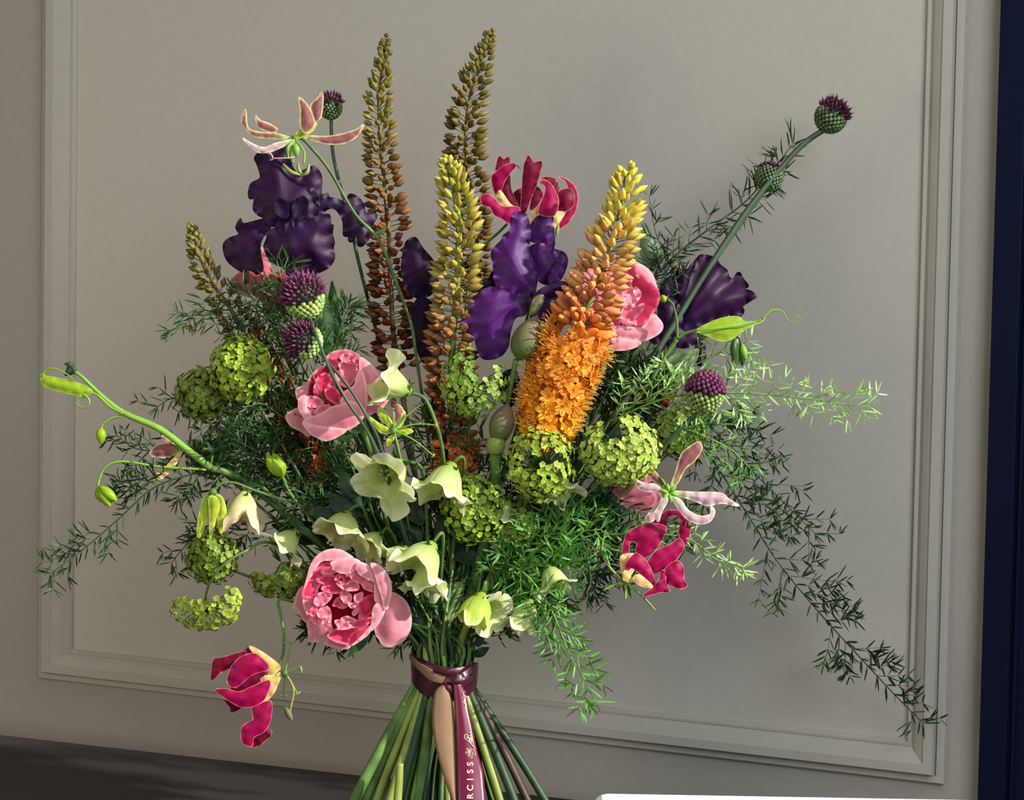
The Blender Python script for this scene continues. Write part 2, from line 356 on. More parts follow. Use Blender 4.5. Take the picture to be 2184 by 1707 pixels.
# white ribbed chair, only the top of its back in view
def cpt(px, py, d): return CAM + d*(FW + RT*((px-1092)/F) - UP*((py-853.5)/F))
A_ = cpt(1262, 1700, 1.34); B_ = cpt(2330, 1690, 1.34)
ax = (B_-A_); wdt = ax.length; ax.z = 0; ax.normalize(); ay = Vector((-ax.y, ax.x, 0)); zt = (A_.z+B_.z)/2
ch = thing('chair', (A_.x+ax.x*wdt/2, A_.y+ax.y*wdt/2, 0), 'white chair with finely ribbed back, only its top edge at the bottom right corner', 'chair')
def obox(name, a0, a1, b0, b1, z0, z1, mat, bev=.01):
    o_ = A_.copy(); o_.z = 0
    v = [o_+ax*a+ay*b+Vector((0, 0, z)) for a in (a0, a1) for b in (b0, b1) for z in (z0, z1)]
    o = mk(name, v, [(0, 1, 3, 2), (4, 6, 7, 5), (0, 4, 5, 1), (2, 3, 7, 6), (0, 2, 6, 4), (1, 5, 7, 3)], mat, ch, smooth=False)
    b = o.modifiers.new('bevel', 'BEVEL'); b.width = bev; b.segments = 4; return o
obox('backrest', 0, wdt, -.055, 0, .50, zt, m_white, .011)
for i in range(66):
    a = .012+i*(wdt-.024)/65
    v, f = tube_geo([A_+ax*a+ay*(-.056+.0)+Vector((0, 0, zt-A_.z-.012-k*.1)) for k in range(5)], .0026, 6)
    mk('rib', v, f, m_white, ch)
obox('seat', 0, wdt, -.50, 0, .42, .50, m_white, .02)
for a in (.02, wdt-.06):
    for b in (-.48, -.05): obox('leg', a, a+.04, b, b+.04, 0, .42, m_white, .004)

# ------------------------------------------------------------------ stems: from a flower through the binding point to the table
BX, BY = 946, 1452
_slot = [0]
def below(ox, oz, k=3.0, rot=.55):
    c, s_ = math.cos(rot), math.sin(rot)
    return ((ox*c-oz*s_)*k, (oz*c+ox*s_)*k)
def foot_py(px, z):
    lo, hi = 1500, 2400
    for _ in range(30):
        m_ = (lo+hi)/2
        if P(px, m_, z).z > TZ+.002: lo = m_
        else: hi = m_
    return lo
def stem(parent, pts, r, mat, r2=None, seg=7):
    i = _slot[0]; _slot[0] += 1
    rr = 58*math.sqrt(((i*37) % 64+.5)/64); ph = i*2.399963
    ox, oz = rr*math.cos(ph), rr*math.sin(ph)
    hx, hy, hz = pts[-1]
    nx, ny = BX+ox*1.15-(BX-hx)*.02, BY-90
    a = (hx*.45+nx*.55, hy*.4+ny*.6, hz*.35-20)
    if abs(hy-ny) < 220: a = (hx*.5+nx*.5, hy*.45+ny*.55, hz*.4)
    bx, bz = below(ox, oz); r2 = r2 or r
    fy = foot_py(BX+bx, bz)
    path = list(pts)+[a, (nx, ny, oz*1.15), (BX+ox, BY, oz), (BX+bx*.55, BY+(fy-BY)*.45, bz*.5), (BX+bx, fy, bz)]
    rad = [r]*len(pts)+[r, (r+r2)/2, r2, r2*1.1, r2*1.15]
    return tube('stem', path, rad, mat, parent, seg=seg, n=7)

# ------------------------------------------------------------------ shared small pieces (unit size, along +Z)
def lathe_geo(profile, seg, rid=0, ridn=3):
    v, f = [], []
    for z, r in profile:
        for k in range(seg):
            a = 2*math.pi*k/seg; q = r*(1+rid*math.cos(ridn*a))
            v.append((q*math.cos(a), q*math.sin(a), z))
    for i in range(len(profile)-1):
        for k in range(seg):
            k2 = (k+1) % seg; f.append((i*seg+k, i*seg+k2, (i+1)*seg+k2, (i+1)*seg+k))
    return v, f
def mesh_only(name, v, f, mats, mi=None, smooth=True):
    me = bpy.data.meshes.new(name); me.from_pydata([tuple(x) for x in v], [], [tuple(x) for x in f])
    for m_ in mats: me.materials.append(m_)
    if mi: me.polygons.foreach_set('material_index', mi)
    if smooth: me.polygons.foreach_set('use_smooth', [True]*len(f))
    me.update(); return me
# foxtail bud with its pedicel: length 1, bud from .5 to 1
v1, f1 = lathe_geo([(0, .07), (.5, .09)], 4)
v2, f2 = lathe_geo([(.46, .12), (.54, .42), (.66, .62), (.78, .55), (.90, .28), (1.0, .03)], 7, .10, 3)
me_bud = mesh_only('bud', v1+v2, f1+[tuple(i+len(v1) for i in q) for q in f2], [m_ped, m_bud], [0]*len(f1)+[1]*len(f2))
# half-open bud, rounder
v2, f2 = lathe_geo([(.40, .12), (.50, .5), (.66, .85), (.82, .8), (.95, .45), (1.0, .1)], 8, .16, 3)
me_bud2 = mesh_only('bud', v1+v2, f1+[tuple(i+len(v1) for i in q) for q in f2], [m_ped, m_bud], [0]*len(f1)+[1]*len(f2))
# open foxtail floret: six petals and six long stamens
def star(n, L_, W_, cup, stam=0, stl=1.1):
    v, f, mi = [], [], []
    for k in range(n):
        a = 2*math.pi*k/n; c, s_ = math.cos(a), math.sin(a)
        b = len(v)
        for r, wd, z in ((.06, .05, 0), (.45*L_, W_, cup*.55), (.8*L_, W_*.85, cup*.9), (L_, .04, cup*.8)):
            for sgn in (-1, 1):
                v.append((r*c-sgn*wd*s_, r*s_+sgn*wd*c, z+(.08 if sgn else 0)*W_))
        for q in range(3):
            f.append((b+2*q, b+2*q+1, b+2*q+3, b+2*q+2)); mi.append(0)
    for k in range(stam):
        a = 2*math.pi*(k+.5)/stam; c, s_ = math.cos(a), math.sin(a); b = len(v)
        for t_, wd in ((0, .035), (.6, .03), (1, .055)):
            rr = .1+.5*t_; z = t_*stl
            v += [(rr*c-wd*s_, rr*s_+wd*c, z), (rr*c+wd*s_, rr*s_-wd*c, z), (rr*c+wd*c, rr*s_+wd*s_, z)]
        for q in range(2):
            for e in range(3):
                e2 = (e+1) % 3; f.append((b+q*3+e, b+q*3+e2, b+q*3+3+e2, b+q*3+3+e)); mi.append(1)
    return v, f, mi
v, f, mi = star(6, 1, .3, .45, 6, 1.25); me_floret = mesh_only('floret', v, f, [m_flor, m_stamen], mi)
# viburnum floret: five rounded petals, shallow cup
v, f, mi = star(5, 1, .44, .25, 0)
b = len(v); v += [(.14*math.cos(a), .14*math.sin(a), .18) for a in (0, 1.57, 3.14, 4.71)]+[(0, 0, .3)]
f += [(b, b+1, b+4), (b+1, b+2, b+4), (b+2, b+3, b+4), (b+3, b, b+4)]; mi += [0]*4
me_vib = mesh_only('floret', v, f, [m_flor], None)
v, f = lathe_geo([(0, .08), (.35, .25), (.6, .5), (.82, .46), (.95, .25), (1, .02)], 6)
me_all = mesh_only('floret', v, f, [m_bud])
v, f = lathe_geo([(0, .06), (.4, .16), (.7, .34), (.9, .3), (1.0, .1), (1.25, .04)], 5)
me_all2 = mesh_only('floret', v, f, [m_bud])

def ramp(stops, t):
    t = max(0, min(1, t))
    for (a, ca), (b_, cb) in zip(stops, stops[1:]):
        if t <= b_: k = (t-a)/(b_-a+1e-9); return [x+(y-x)*k for x, y in zip(ca, cb)]
    return list(stops[-1][1])

def jit(rnd, c, k):
    q = 1+rnd.uniform(-k, k); return lin(tuple(max(0, min(255, x*q*rnd.uniform(.965, 1.035))) for x in c))
def foxtail(axis, hw, cols, n, label, open_from=None, smat=None, pw=.92, stemr=(3, 6), ext=None, seed=1, bw=.2, bl=1.0):
    """axis: (px,py,z) tip to base; hw: half widths in px at the same stations"""
    rnd = random.Random(seed)
    root = thing('foxtail_lily', P(*axis[-1]), label, 'flower', 'foxtail lilies standing in the bouquet')
    full = crom([(*a, h) for a, h in zip(axis, hw)], 24)
    pts = [P(*q[:3]) for q in full]; hws = [q[3] for q in full]
    cum = [0]
    for a, b_ in zip(pts, pts[1:]): cum.append(cum[-1]+(b_-a).length)
    tot = cum[-1]
    tube('flower_spike', axis, [stemr[0]+(stemr[1]-stemr[0])*i/(len(axis)-1) for i in range(len(axis))], smat or m_spike, root, seg=7, n=8)
    stem(root, [axis[-1]]+(ext or []), stemr[1], m_stem3, 8)
    for i in range(n):
        t = ((i+.5)/n)**pw; s_ = min(t+rnd.uniform(-.006, .006)*min(1, t*20), .999)*tot
        j = min(range(len(cum)), key=lambda k: abs(cum[k]-s_)); j = max(0, min(j, len(pts)-2))
        ax_ = (pts[j]-pts[j+1]).normalized()
        o1 = ax_.orthogonal().normalized(); o2 = ax_.cross(o1)
        ph = i*2.399963+rnd.uniform(-.42, .42)
        rad = o1*math.cos(ph)+o2*math.sin(ph)
        if rad.dot(-FW) < -.3: continue
        h = hws[j]*rnd.uniform(.86, 1.08)
        el = .95-.75*min(t*2.2, 1)+rnd.uniform(-.12, .12)
        if t < .012: el = 1.3
        col = jit(rnd, ramp(cols, t+rnd.uniform(-.03, .03)), .13)
        d = (rad*math.cos(el)+ax_*math.sin(el)).normalized()
        reach = h/max(.35, math.cos(el)) if t > .06 else h*1.25
        reach = min(reach, h*1.3)
        if open_from is not None and t > open_from+rnd.uniform(-.03, .03):
            p = pts[j]+rad*(h*(.74 if i % 3 else .5)*S)+ax_*(rnd.uniform(-4, 4)*S)
            inst('floret', me_floret, root, p, d, (21*S*rnd.uniform(.85, 1.2),)*3, col, rnd.uniform(0, 6))
        else:
            wd = max(9.5, min(13.8, h*bw*1.15))*S*rnd.uniform(.9, 1.15)*(.72 if (open_from is not None and t > open_from-.16) else 1)
            me = me_bud2 if (open_from is not None and t > open_from-.16) else me_bud
            inst('bud', me, root, pts[j], d, (wd, wd, reach*S*bl), col, rnd.uniform(0, 6))
    return root

def snowball(c, R, label, col=(150, 182, 52), n=150, stem_pts=None, sx=1, sy=1, hole=None, seed=1, fl=10, zs=.8, arc=1.0, size_j=.12, thick=False):
    rnd = random.Random(seed)
    root = thing('snowball_viburnum', P(*c), label, 'flower', 'green snowball viburnum heads')
    # core: short green stalks filling the inside
    v, f = [], []
    for i in range(60):
        zz = 1-2*(i+.5)/60; ph = i*2.399963; q = math.sqrt(1-zz*zz)
        d = (q*math.cos(ph)*sx, q*math.sin(ph)*sy, zz*zs)
        if hole and hole(d[0]/sx, d[1]/sy): continue
        tube_geo([P(c[0], c[1]+(R*.2 if hole else 0), c[2]-R*.3), P(c[0]+d[0]*R*.55, c[1]+d[1]*R*.55, c[2]+d[2]*R*.5), P(c[0]+d[0]*R*.9, c[1]+d[1]*R*.9, c[2]+d[2]*R*.9)], [1.6*S, 1.3*S, .9*S], 4, v, f)
    mk('umbel_stalks', v, f, m_umbel, root, kind='stuff')
    if not hole or thick:
        v, f = [], []; K = 14
        for a in range(K+1):
            for b_ in range(K*2):
                th = math.pi*a/K; ph = math.pi*b_/K; q = R*.80*(1+.10*math.sin(5*ph+th*7))
                v.append(P(c[0]+q*sx*math.sin(th)*math.cos(ph), c[1]+q*sy*math.sin(th)*math.sin(ph), c[2]+q*zs*math.cos(th)))
        for a in range(K):
            for b_ in range(K*2):
                b2 = (b_+1) % (K*2); f.append((a*K*2+b_, a*K*2+b2, (a+1)*K*2+b2, (a+1)*K*2+b_))
        if not hole: mk('flower_core', v, f, m_umbel, root)
    n = int(n*2.3); fl = fl*.68; tries = int(n*1.6)
    for i in range(tries):
        zz = 1-2*(i+.5)/tries; ph = i*2.399963+rnd.uniform(-.25, .25); q = math.sqrt(max(0, 1-zz*zz))
        if zz < -.25: continue
        x, y = q*math.cos(ph), q*math.sin(ph)
        if hole and hole(x, y): continue
        k = rnd.uniform(1-size_j*1.4, 1+size_j*.5)+.05*math.sin(x*9+c[0])*math.cos(y*8)
        p = P(c[0]+x*R*sx*k, c[1]+y*R*sy*k, c[2]+zz*R*zs*k)
        d = V(x, y, zz+.1)+V(rnd.uniform(-.5, .5), rnd.uniform(-.5, .5), rnd.uniform(-.2, .4))
        cc = jit(rnd, col, .16)
        inst('floret', me_vib, root, p, d.normalized(), (fl*S*rnd.uniform(.85, 1.2),)*3, cc, rnd.uniform(0, 6))
    bp = stem_pts or [(c[0], c[1]+R*.2, c[2]-R*.5)]
    stem(root, bp, 3, m_stem, 5)
    return root

def allium(c, R, axis, label, stem_pts, split=.1, n=190, seed=1, cp=(98, 46, 78), cg=(120, 150, 84), L=1.0, sr=4, spiky=0):
    rnd = random.Random(seed)
    root = thing('drumstick_allium', P(*c), label, 'flower', 'purple and green drumstick alliums')
    ax_ = V(*axis).normalized(); o1 = ax_.orthogonal().normalized(); o2 = ax_.cross(o1)
    C_ = P(*c); Rm = R*S
    v, f = [], []; K = 10
    for a in range(K+1):
        for b_ in range(K*2):
            th = math.pi*a/K; ph = math.pi*b_/K
            v.append(C_+ax_*(.8*L*Rm*math.cos(th))+(o1*math.cos(ph)+o2*math.sin(ph))*(.74*Rm*math.sin(th)))
    for a in range(K):
        for b_ in range(K*2):
            b2 = (b_+1) % (K*2); f.append((a*K*2+b_, a*K*2+b2, (a+1)*K*2+b2, (a+1)*K*2+b_))
    mk('flower_core', v, f, m_stem2, root)
    for i in range(n):
        zz = 1-2*(i+.5)/n; ph = i*2.399963; q = math.sqrt(max(0, 1-zz*zz))
        d = ax_*(zz*L)+(o1*math.cos(ph)+o2*math.sin(ph))*q
        if d.normalized().dot(-FW) < -.35: continue
        up = zz > split+rnd.uniform(-.12, .12)
        dd = (d+ax_*(.35 if up else -.02)).normalized()
        col = cp if up else cg
        cc = jit(rnd, col, .2)
        ln = (14+spiky*rnd.uniform(0, 7) if up else 10.5)*R/42
        wd = 11*R/42
        inst('floret', me_all2 if (up and spiky) else me_all, root, C_+d*(Rm*.72), dd, (wd*S, wd*S, ln*1.2*S), cc, rnd.uniform(0, 6))
    # papery bract under the head
    v, f = [], []
    for k in range(7):
        a = 2*math.pi*k/7; dr_ = o1*math.cos(a)+o2*math.sin(a); tn = ax_.cross(dr_); b_ = len(v)
        base = C_-ax_*(Rm*.92*L)
        v += [base+tn*(.08*Rm), base-tn*(.08*Rm), base+dr_*(.34*Rm)-ax_*(.10*Rm)]; f.append((b_, b_+1, b_+2))
    mk('bract', v, f, m_bell, root, attr=[(1, 1, .5)]*len(v))
    stem(root, [(c[0]-axis[0]*R*.85, c[1]-axis[1]*R*.85, c[2]-axis[2]*R*.85)]+stem_pts, sr, m_allstem, sr+1)
    return root

def bell(root, B, Mo, R, mat, ruf=.07, lobes=5, seed=0, flare=1.0, tub=.55, calyx=True, style=True):
    rs = random.Random(seed); R = R*S
    b_, m_ = P(*B), P(*Mo); a = m_-b_; Ln = a.length; a = a/Ln
    o1 = a.orthogonal().normalized(); o2 = a.cross(o1); ph0 = rs.uniform(0, 6.28)
    K, Tn = 90, 20; v, f, at = [], [], []
    amp = [rs.uniform(.75, 1.25) for _ in range(lobes)]
    for i in range(Tn+1):
        t = i/Tn
        for k in range(K):
            ph = 2*math.pi*k/K; lp = (ph*lobes/(2*math.pi)) % 1; li = int(ph*lobes/(2*math.pi)) % lobes
            lobe = (1-abs(2*lp-1)**4.5); tipx = (1-abs(2*lp-1))**1.5
            prof_ = .16+tub*math.sin(min(t*1.7, 1)*math.pi/2)*.8 + flare*.42*max(0, t-.45)**1.5*2.2
            r = R*prof_*(1-.10*(1-lobe)*t)
            ln = Ln*(t*(1-.20*(1-lobe)*max(0, t-.5)*2)+.09*tipx*t**6)
            back = flare*max(0, t-.75)*4*lobe*amp[li]
            r += R*.20*back; ln -= Ln*.13*back
            r += R*ruf*1.2*math.sin(ph*3+ph0*3+math.sin(ph*2+ph0)*2)*t**3
            ln += Ln*ruf*1.6*math.sin(ph*4+ph0*2)*t**4+Ln*ruf*.5*math.sin(ph*11+ph0)*t**6
            v.append(b_+a*ln+(o1*math.cos(ph+ph0)+o2*math.sin(ph+ph0))*r)
            at.append((min(1, (1-t)*1.6+.0*(1-lobe)), t, (ph/6.283), .5))
    for i in range(Tn):
        for k in range(K):
            k2 = (k+1) % K; f.append((i*K+k, i*K+k2, (i+1)*K+k2, (i+1)*K+k))
    mk('bell', v, f, mat, root, attr=at)
    if calyx:
        for k in range(5):
            ph = 2*math.pi*k/5+ph0; dr_ = o1*math.cos(ph)+o2*math.sin(ph); tn = a.cross(dr_); vv, ff = [], []
            for q, (u_, o_, wd) in enumerate(((-.04, .05, .10), (.12, .32, .13), (.16, .55, .09), (.08, .78, .01))):
                c_ = b_+a*(u_*Ln)+dr_*(o_*R)
                vv += [c_-tn*(wd*R), c_+tn*(wd*R)]
                if q: ff.append((2*q-2, 2*q-1, 2*q+1, 2*q))
            mk('sepal', vv, ff, m_leaf, root, attr=[(1, .5, .5)]*len(vv))
    if style:
        vv, ff = tube_geo([b_+a*(.1*Ln), b_+a*(.5*Ln), b_+a*(.8*Ln)], [1.8*S, 1.6*S, 2.2*S], 5)
        for k in range(3):
            ph = k*2.09; d = o1*math.cos(ph)+o2*math.sin(ph)
            tube_geo([b_+a*(.78*Ln), b_+a*(.86*Ln)+d*(5*S)], [1.8*S, 1.2*S], 4, vv, ff)
        mk('pistil', vv, ff, m_stem3, root)

def fern(main, label, mats, blen=(60, 90), nlen=24, nw=2.6, seed=1, dens=1.0, node=17, spread=1.0, stemr=1.7, tostem=True, sub=True, tip=.25, curl=.0, side=None, branch=True):
    """feathery asparagus frond: main stem, side twigs, whorls of needles"""
    rnd = random.Random(seed)
    root = thing('asparagus_fern', P(*main[0]), label, 'fern', 'asparagus fern fronds in the bouquet')
    full = [np.array(q) for q in crom(main, 14)]
    cum = np.r_[0, np.cumsum([np.linalg.norm(b_-a) for a, b_ in zip(full, full[1:])])]
    tot = cum[-1]
    tw_v, tw_f, nv, nf_ = [], [], [], []
    def needle(p, d, ln):
        d = d/np.linalg.norm(d); s_ = np.cross(d, [rnd.uniform(-1, 1), rnd.uniform(-1, 1), rnd.uniform(.2, 1.5)]); s_ /= np.linalg.norm(s_)+1e-9
        bend = np.array([rnd.uniform(-1, 1), rnd.uniform(-1, 1), rnd.uniform(-.5, .5)])*ln*(.045+curl)
        wd = nw*rnd.uniform(.8, 1.25)*.5; b_ = len(nv); ln = ln*1.06
        up_ = np.cross(d, s_)*wd*.7
        nv.append(P(*p))
        for t_, wk in ((.3, 1.0), (.75, .85)):
            q1 = p+d*ln*t_+bend*(1-abs(2*t_-1)); nv.append(P(*(q1+s_*wd*wk))); nv.append(P(*(q1-s_*wd*wk))); nv.append(P(*(q1+up_*wk)))
        nv.append(P(*(p+d*ln)))
        a1 = b_+1; c1 = b_+4; e1 = b_+7
        nf_.extend([(b_, a1, a1+2), (b_, a1+2, a1+1), (b_, a1+1, a1), (a1, c1, c1+2, a1+2), (a1+2, c1+2, c1+1, a1+1), (a1+1, c1+1, c1, a1), (e1, c1+2, c1), (e1, c1+1, c1+2), (e1, c1, c1+1)])
    def whorl(p, d, ln, n):
        for _ in range(n):
            r = np.array([rnd.gauss(0, 1), rnd.gauss(0, 1), rnd.gauss(0, .45)]); r -= d*np.dot(r, d); r /= np.linalg.norm(r)+1e-9
            needle(p, d*rnd.uniform(.5, 1.25)+r, ln*rnd.uniform(.8, 1.35))
    def twig(p, d, ln, r, lvl):
        k = max(2, int(ln/node)); pts = [p]; dd = d/np.linalg.norm(d)
        for i in range(k):
            dd = dd+np.array([rnd.uniform(-.07, .07), rnd.uniform(-.07, .07)+.01, rnd.uniform(-.06, .06)]); dd /= np.linalg.norm(dd)
            p2 = pts[-1]+dd*ln/k; pts.append(p2)
            whorl(p2, dd, nlen*(1-.35*i/k), max(2, int(rnd.uniform(2.6, 5.4)*dens)))
            if lvl and i < k-1 and rnd.random() < .35:
                rr = np.array([rnd.gauss(0, 1), rnd.gauss(0, 1), rnd.gauss(0, .5)]); twig(p2, dd+rr*.7/np.linalg.norm(rr), ln*.4, r*.7, 0)
        tube_geo([P(*q) for q in pts], [r*S*(1-.5*i/k) for i in range(k+1)], 4, tw_v, tw_f)
    s_ = node*.6; i = 0
    while s_ < tot:
        j = int(np.searchsorted(cum, s_))-1; j = max(0, min(j, len(full)-2)); p = full[j]+(full[j+1]-full[j])*((s_-cum[j])/max(cum[j+1]-cum[j], 1e-6))
        d = full[j+1]-full[j]; d /= np.linalg.norm(d); t = s_/tot
        perp = np.array([-d[1], d[0], 0]); perp /= np.linalg.norm(perp)+1e-9
        sg = 1 if i % 2 else -1
        if side: sg = side if rnd.random() < .8 else -side
        L_ = (blen[0]+(blen[1]-blen[0])*rnd.random())*(1-(1-tip)*t)
        whorl(p, d, nlen*.9, int(3*dens+.5))
        if branch and rnd.random() < .85: twig(p, d*.75+perp*sg*.8*spread+np.array([0, 0, rnd.uniform(-.6, .6)]), L_, 1.0, 1 if (sub and L_ > 45) else 0)
        s_ += node*rnd.uniform(.8, 1.4)*(1.0 if branch else .6); i += 1
    whorl(full[-1], (full[-1]-full[-2])/np.linalg.norm(full[-1]-full[-2]), nlen, 5)
    tube('rachis', main, [stemr*1.5-(stemr*1.0)*k/(len(main)-1) for k in range(len(main))], mats[1], root, seg=5, n=8)
    if tw_v: mk('twigs', tw_v, tw_f, mats[1], root, kind='stuff')
    mk('needles', nv, nf_, mats[0], root, smooth=False, kind='stuff')
    if tostem: stem(root, [main[0]], 1.8, mats[1], 3, seg=5)
    return root

def spindle(name, a, b_, r, mat, root, bulge=.45, seg=9, **kw):
    pts, rad = [], []
    for i in range(9):
        t = i/8; pts.append([x+(y-x)*t for x, y in zip(a, b_)])
        q = math.sin(math.pi*(t**(math.log(.5)/math.log(bulge)))) if 0 < t < 1 else 0
        rad.append(max(.4, r*q**.8))
    return tube(name, pts, rad, mat, root, seg=seg, n=2, **kw)
#@@FLOWERS@@
# ------------------------------------------------------------------ foxtail lilies
OL = (122, 112, 44); OLG = (118, 120, 48); RU = (124, 74, 46); RU2 = (158, 82, 44); YG = (200, 190, 62); OR = (244, 150, 40)
foxtail([(822, 84, -110), (815, 150, -110), (808, 220, -112), (812, 300, -115), (820, 400, -118), (829, 500, -122), (833, 600, -125), (838, 700, -128), (850, 790, -130)],
        [15, 25, 34, 42, 50, 54, 56, 57, 50], [(0, OL), (.25, OL), (.45, (128, 92, 46)), (.6, RU), (1, (124, 62, 42))], 440,
        'tall foxtail lily spike on the left, olive tip turning rusty brown, tip curled', seed=1, stemr=(3, 6))
foxtail([(1046, 72, -170), (1024, 140, -172), (1002, 210, -176), (993, 290, -180), (998, 370, -182), (1008, 450, -184), (1012, 550, -186), (1010, 650, -188)],
        [16, 30, 44, 52, 52, 48, 44, 40], [(0, (110, 104, 42)), (.6, (108, 90, 42)), (1, (118, 76, 44))], 400,
        'tall dull olive foxtail lily spike at the back, leaning right at its tip', seed=2, stemr=(3, 6))
foxtail([(952, 342, 60), (968, 400, 58), (978, 480, 52), (977, 560, 44), (972, 640, 36), (966, 720, 28), (962, 800, 18), (962, 880, 8), (970, 960, 0), (985, 1010, -10)],
        [17, 36, 48, 55, 60, 64, 62, 58, 52, 40], [(0, (170, 166, 62)), (.35, (166, 150, 66)), (.55, (140, 100, 58)), (.75, (136, 74, 46)), (.88, (170, 84, 50)), (1, (226, 120, 40))], 440,
        'yellow-green foxtail lily spike at the centre with sunlit stalk, orange at its foot', open_from=.90, seed=3, stemr=(6, 8), smat=m_stemb)
foxtail([(1338, 362, 105), (1328, 430, 105), (1308, 510, 104), (1284, 580, 102), (1260, 640, 100), (1236, 700, 96), (1212, 760, 92), (1188, 830, 88), (1168, 900, 84), (1158, 940, 80)],
        [20, 44, 58, 64, 68, 74, 80, 76, 66, 44], [(0, (208, 200, 60)), (.2, (206, 186, 78)), (.36, (204, 156, 94)), (.52, (212, 132, 84)), (.64, (240, 150, 48)), (1, (250, 170, 34))], 540,
        'golden foxtail lily leaning right, bright yellow tip and open orange florets below', open_from=.60, seed=4, stemr=(5, 8), smat=m_stem3, pw=.74)
foxtail([(410, 484, -30), (424, 540, -30), (450, 600, -30), (486, 650, -32), (520, 710, -36), (556, 780, -40), (600, 860, -46), (640, 940, -52), (680, 1020, -60)],
        [13, 26, 34, 40, 46, 52, 56, 56, 44], [(0, (112, 112, 44)), (.3, (116, 100, 46)), (.5, (124, 78, 46)), (.8, (128, 66, 44)), (1, (206, 104, 40))], 360,
        'small olive foxtail lily arching out at the far left below the dark iris', open_from=.93, seed=5, stemr=(3, 6))

# ------------------------------------------------------------------ bearded irises
T = (460, 300, 5.506)
ir = thing('bearded_iris', P(625, 500, 0), 'almost black purple bearded iris at upper left under the pale flame lily', 'flower', 'bearded irises')
petal('fall_petal', [(1190, 720), (1235, 650), (1320, 620), (1335, 668), (1440, 685), (1530, 735), (1560, 640), (1620, 635), (1700, 690), (1750, 790), (1765, 850), (1890, 870), (1860, 960), (1800, 1040), (1812, 1130), (1730, 1235), (1672, 1232), (1650, 1130), (1600, 1190), (1562, 1180), (1556, 1130), (1500, 1110), (1495, 960), (1450, 860), (1380, 795), (1290, 820), (1240, 880), (1190, 880)],
      m_ir1, ir, -45, T, (1180, 800), dome=10, ruf=5, wav=30, fold=6, tilt=(-.25, 0), seed=1)
petal('fall_petal', [(600, 930), (650, 1000), (620, 1060), (560, 1130), (522, 1230), (530, 1350), (555, 1480), (540, 1540), (480, 1575), (440, 1540), (375, 1520), (335, 1550), (250, 1510), (150, 1430), (100, 1330), (90, 1220), (150, 1150), (270, 1100), (235, 1020), (290, 915), (325, 975), (440, 950), (540, 925)],
      m_ir1, ir, 0, T, (620, 980), dome=16, ruf=5, wav=34, fold=5, tilt=(.2, 0), seed=2)
petal('standard_petal', [(640, 165), (720, 110), (830, 30), (870, 200), (905, 310), (960, 430), (850, 470), (700, 420), (640, 300)], m_ir1, ir, -30, T, (850, 950), dome=8, ruf=4, seed=3)
petal('standard_petal', [(1000, 370), (1070, 330), (1145, 300), (1200, 340), (1245, 430), (1240, 600), (1245, 640), (1215, 760), (1100, 700), (1000, 560), (940, 440)], m_ir1, ir, -12, T, (1000, 900), dome=10, ruf=5, seed=4)
petal('standard_petal', [(455, 205), (510, 145), (600, 155), (640, 190), (720, 200), (850, 215), (900, 320), (970, 410), (1050, 450), (1130, 540), (1190, 640), (1205, 760), (1190, 880), (1090, 960), (920, 1000), (760, 1010), (640, 1000), (560, 910), (490, 870), (440, 800), (450, 690), (395, 680), (385, 590), (420, 500), (505, 455), (525, 415), (490, 290)],
      m_ir1, ir, 5, T, (850, 980), dome=44, ruf=5, wav=32, fold=5, nf=7, seed=5)
petal('style_arm', [(690, 780), (720, 700), (790, 690), (860, 760), (860, 860), (830, 910), (770, 900), (710, 850)], m_ir3, ir, 46, T, (780, 900), dome=-10, ruf=2)
petal('style_arm', [(900, 860), (900, 780), (950, 690), (1020, 650), (1080, 700), (1080, 800), (1060, 880), (990, 920), (930, 910)], m_ir3, ir, 46, T, (980, 920), dome=-10, ruf=2)
petal('fall_petal', [(600, 1080), (680, 1030), (790, 1005), (900, 950), (1050, 940), (1190, 890), (1335, 868), (1350, 985), (1382, 995), (1370, 1090), (1395, 1200), (1380, 1255), (1395, 1380), (1340, 1480), (1260, 1530), (1180, 1560), (1140, 1530), (1100, 1590), (1000, 1625), (850, 1590), (800, 1500), (700, 1450), (640, 1420), (590, 1330), (565, 1240), (600, 1150)],
      m_ir1, ir, 40, T, (900, 920), dome=22, ruf=5, wav=34, fold=5, nf=8, tilt=(0, -.12), seed=6)
tube('beard', [(622, 466, 62), (624, 480, 68), (626, 492, 66)], [2.5, 4, 2], m_ir1, ir)
spindle('spathe', (665, 660, -5), (655, 575, 10), 18, m_stem3, ir)
stem(ir, [(650, 560, 0), (680, 650, -10), (700, 720, -20)], 8, m_stem, 9)

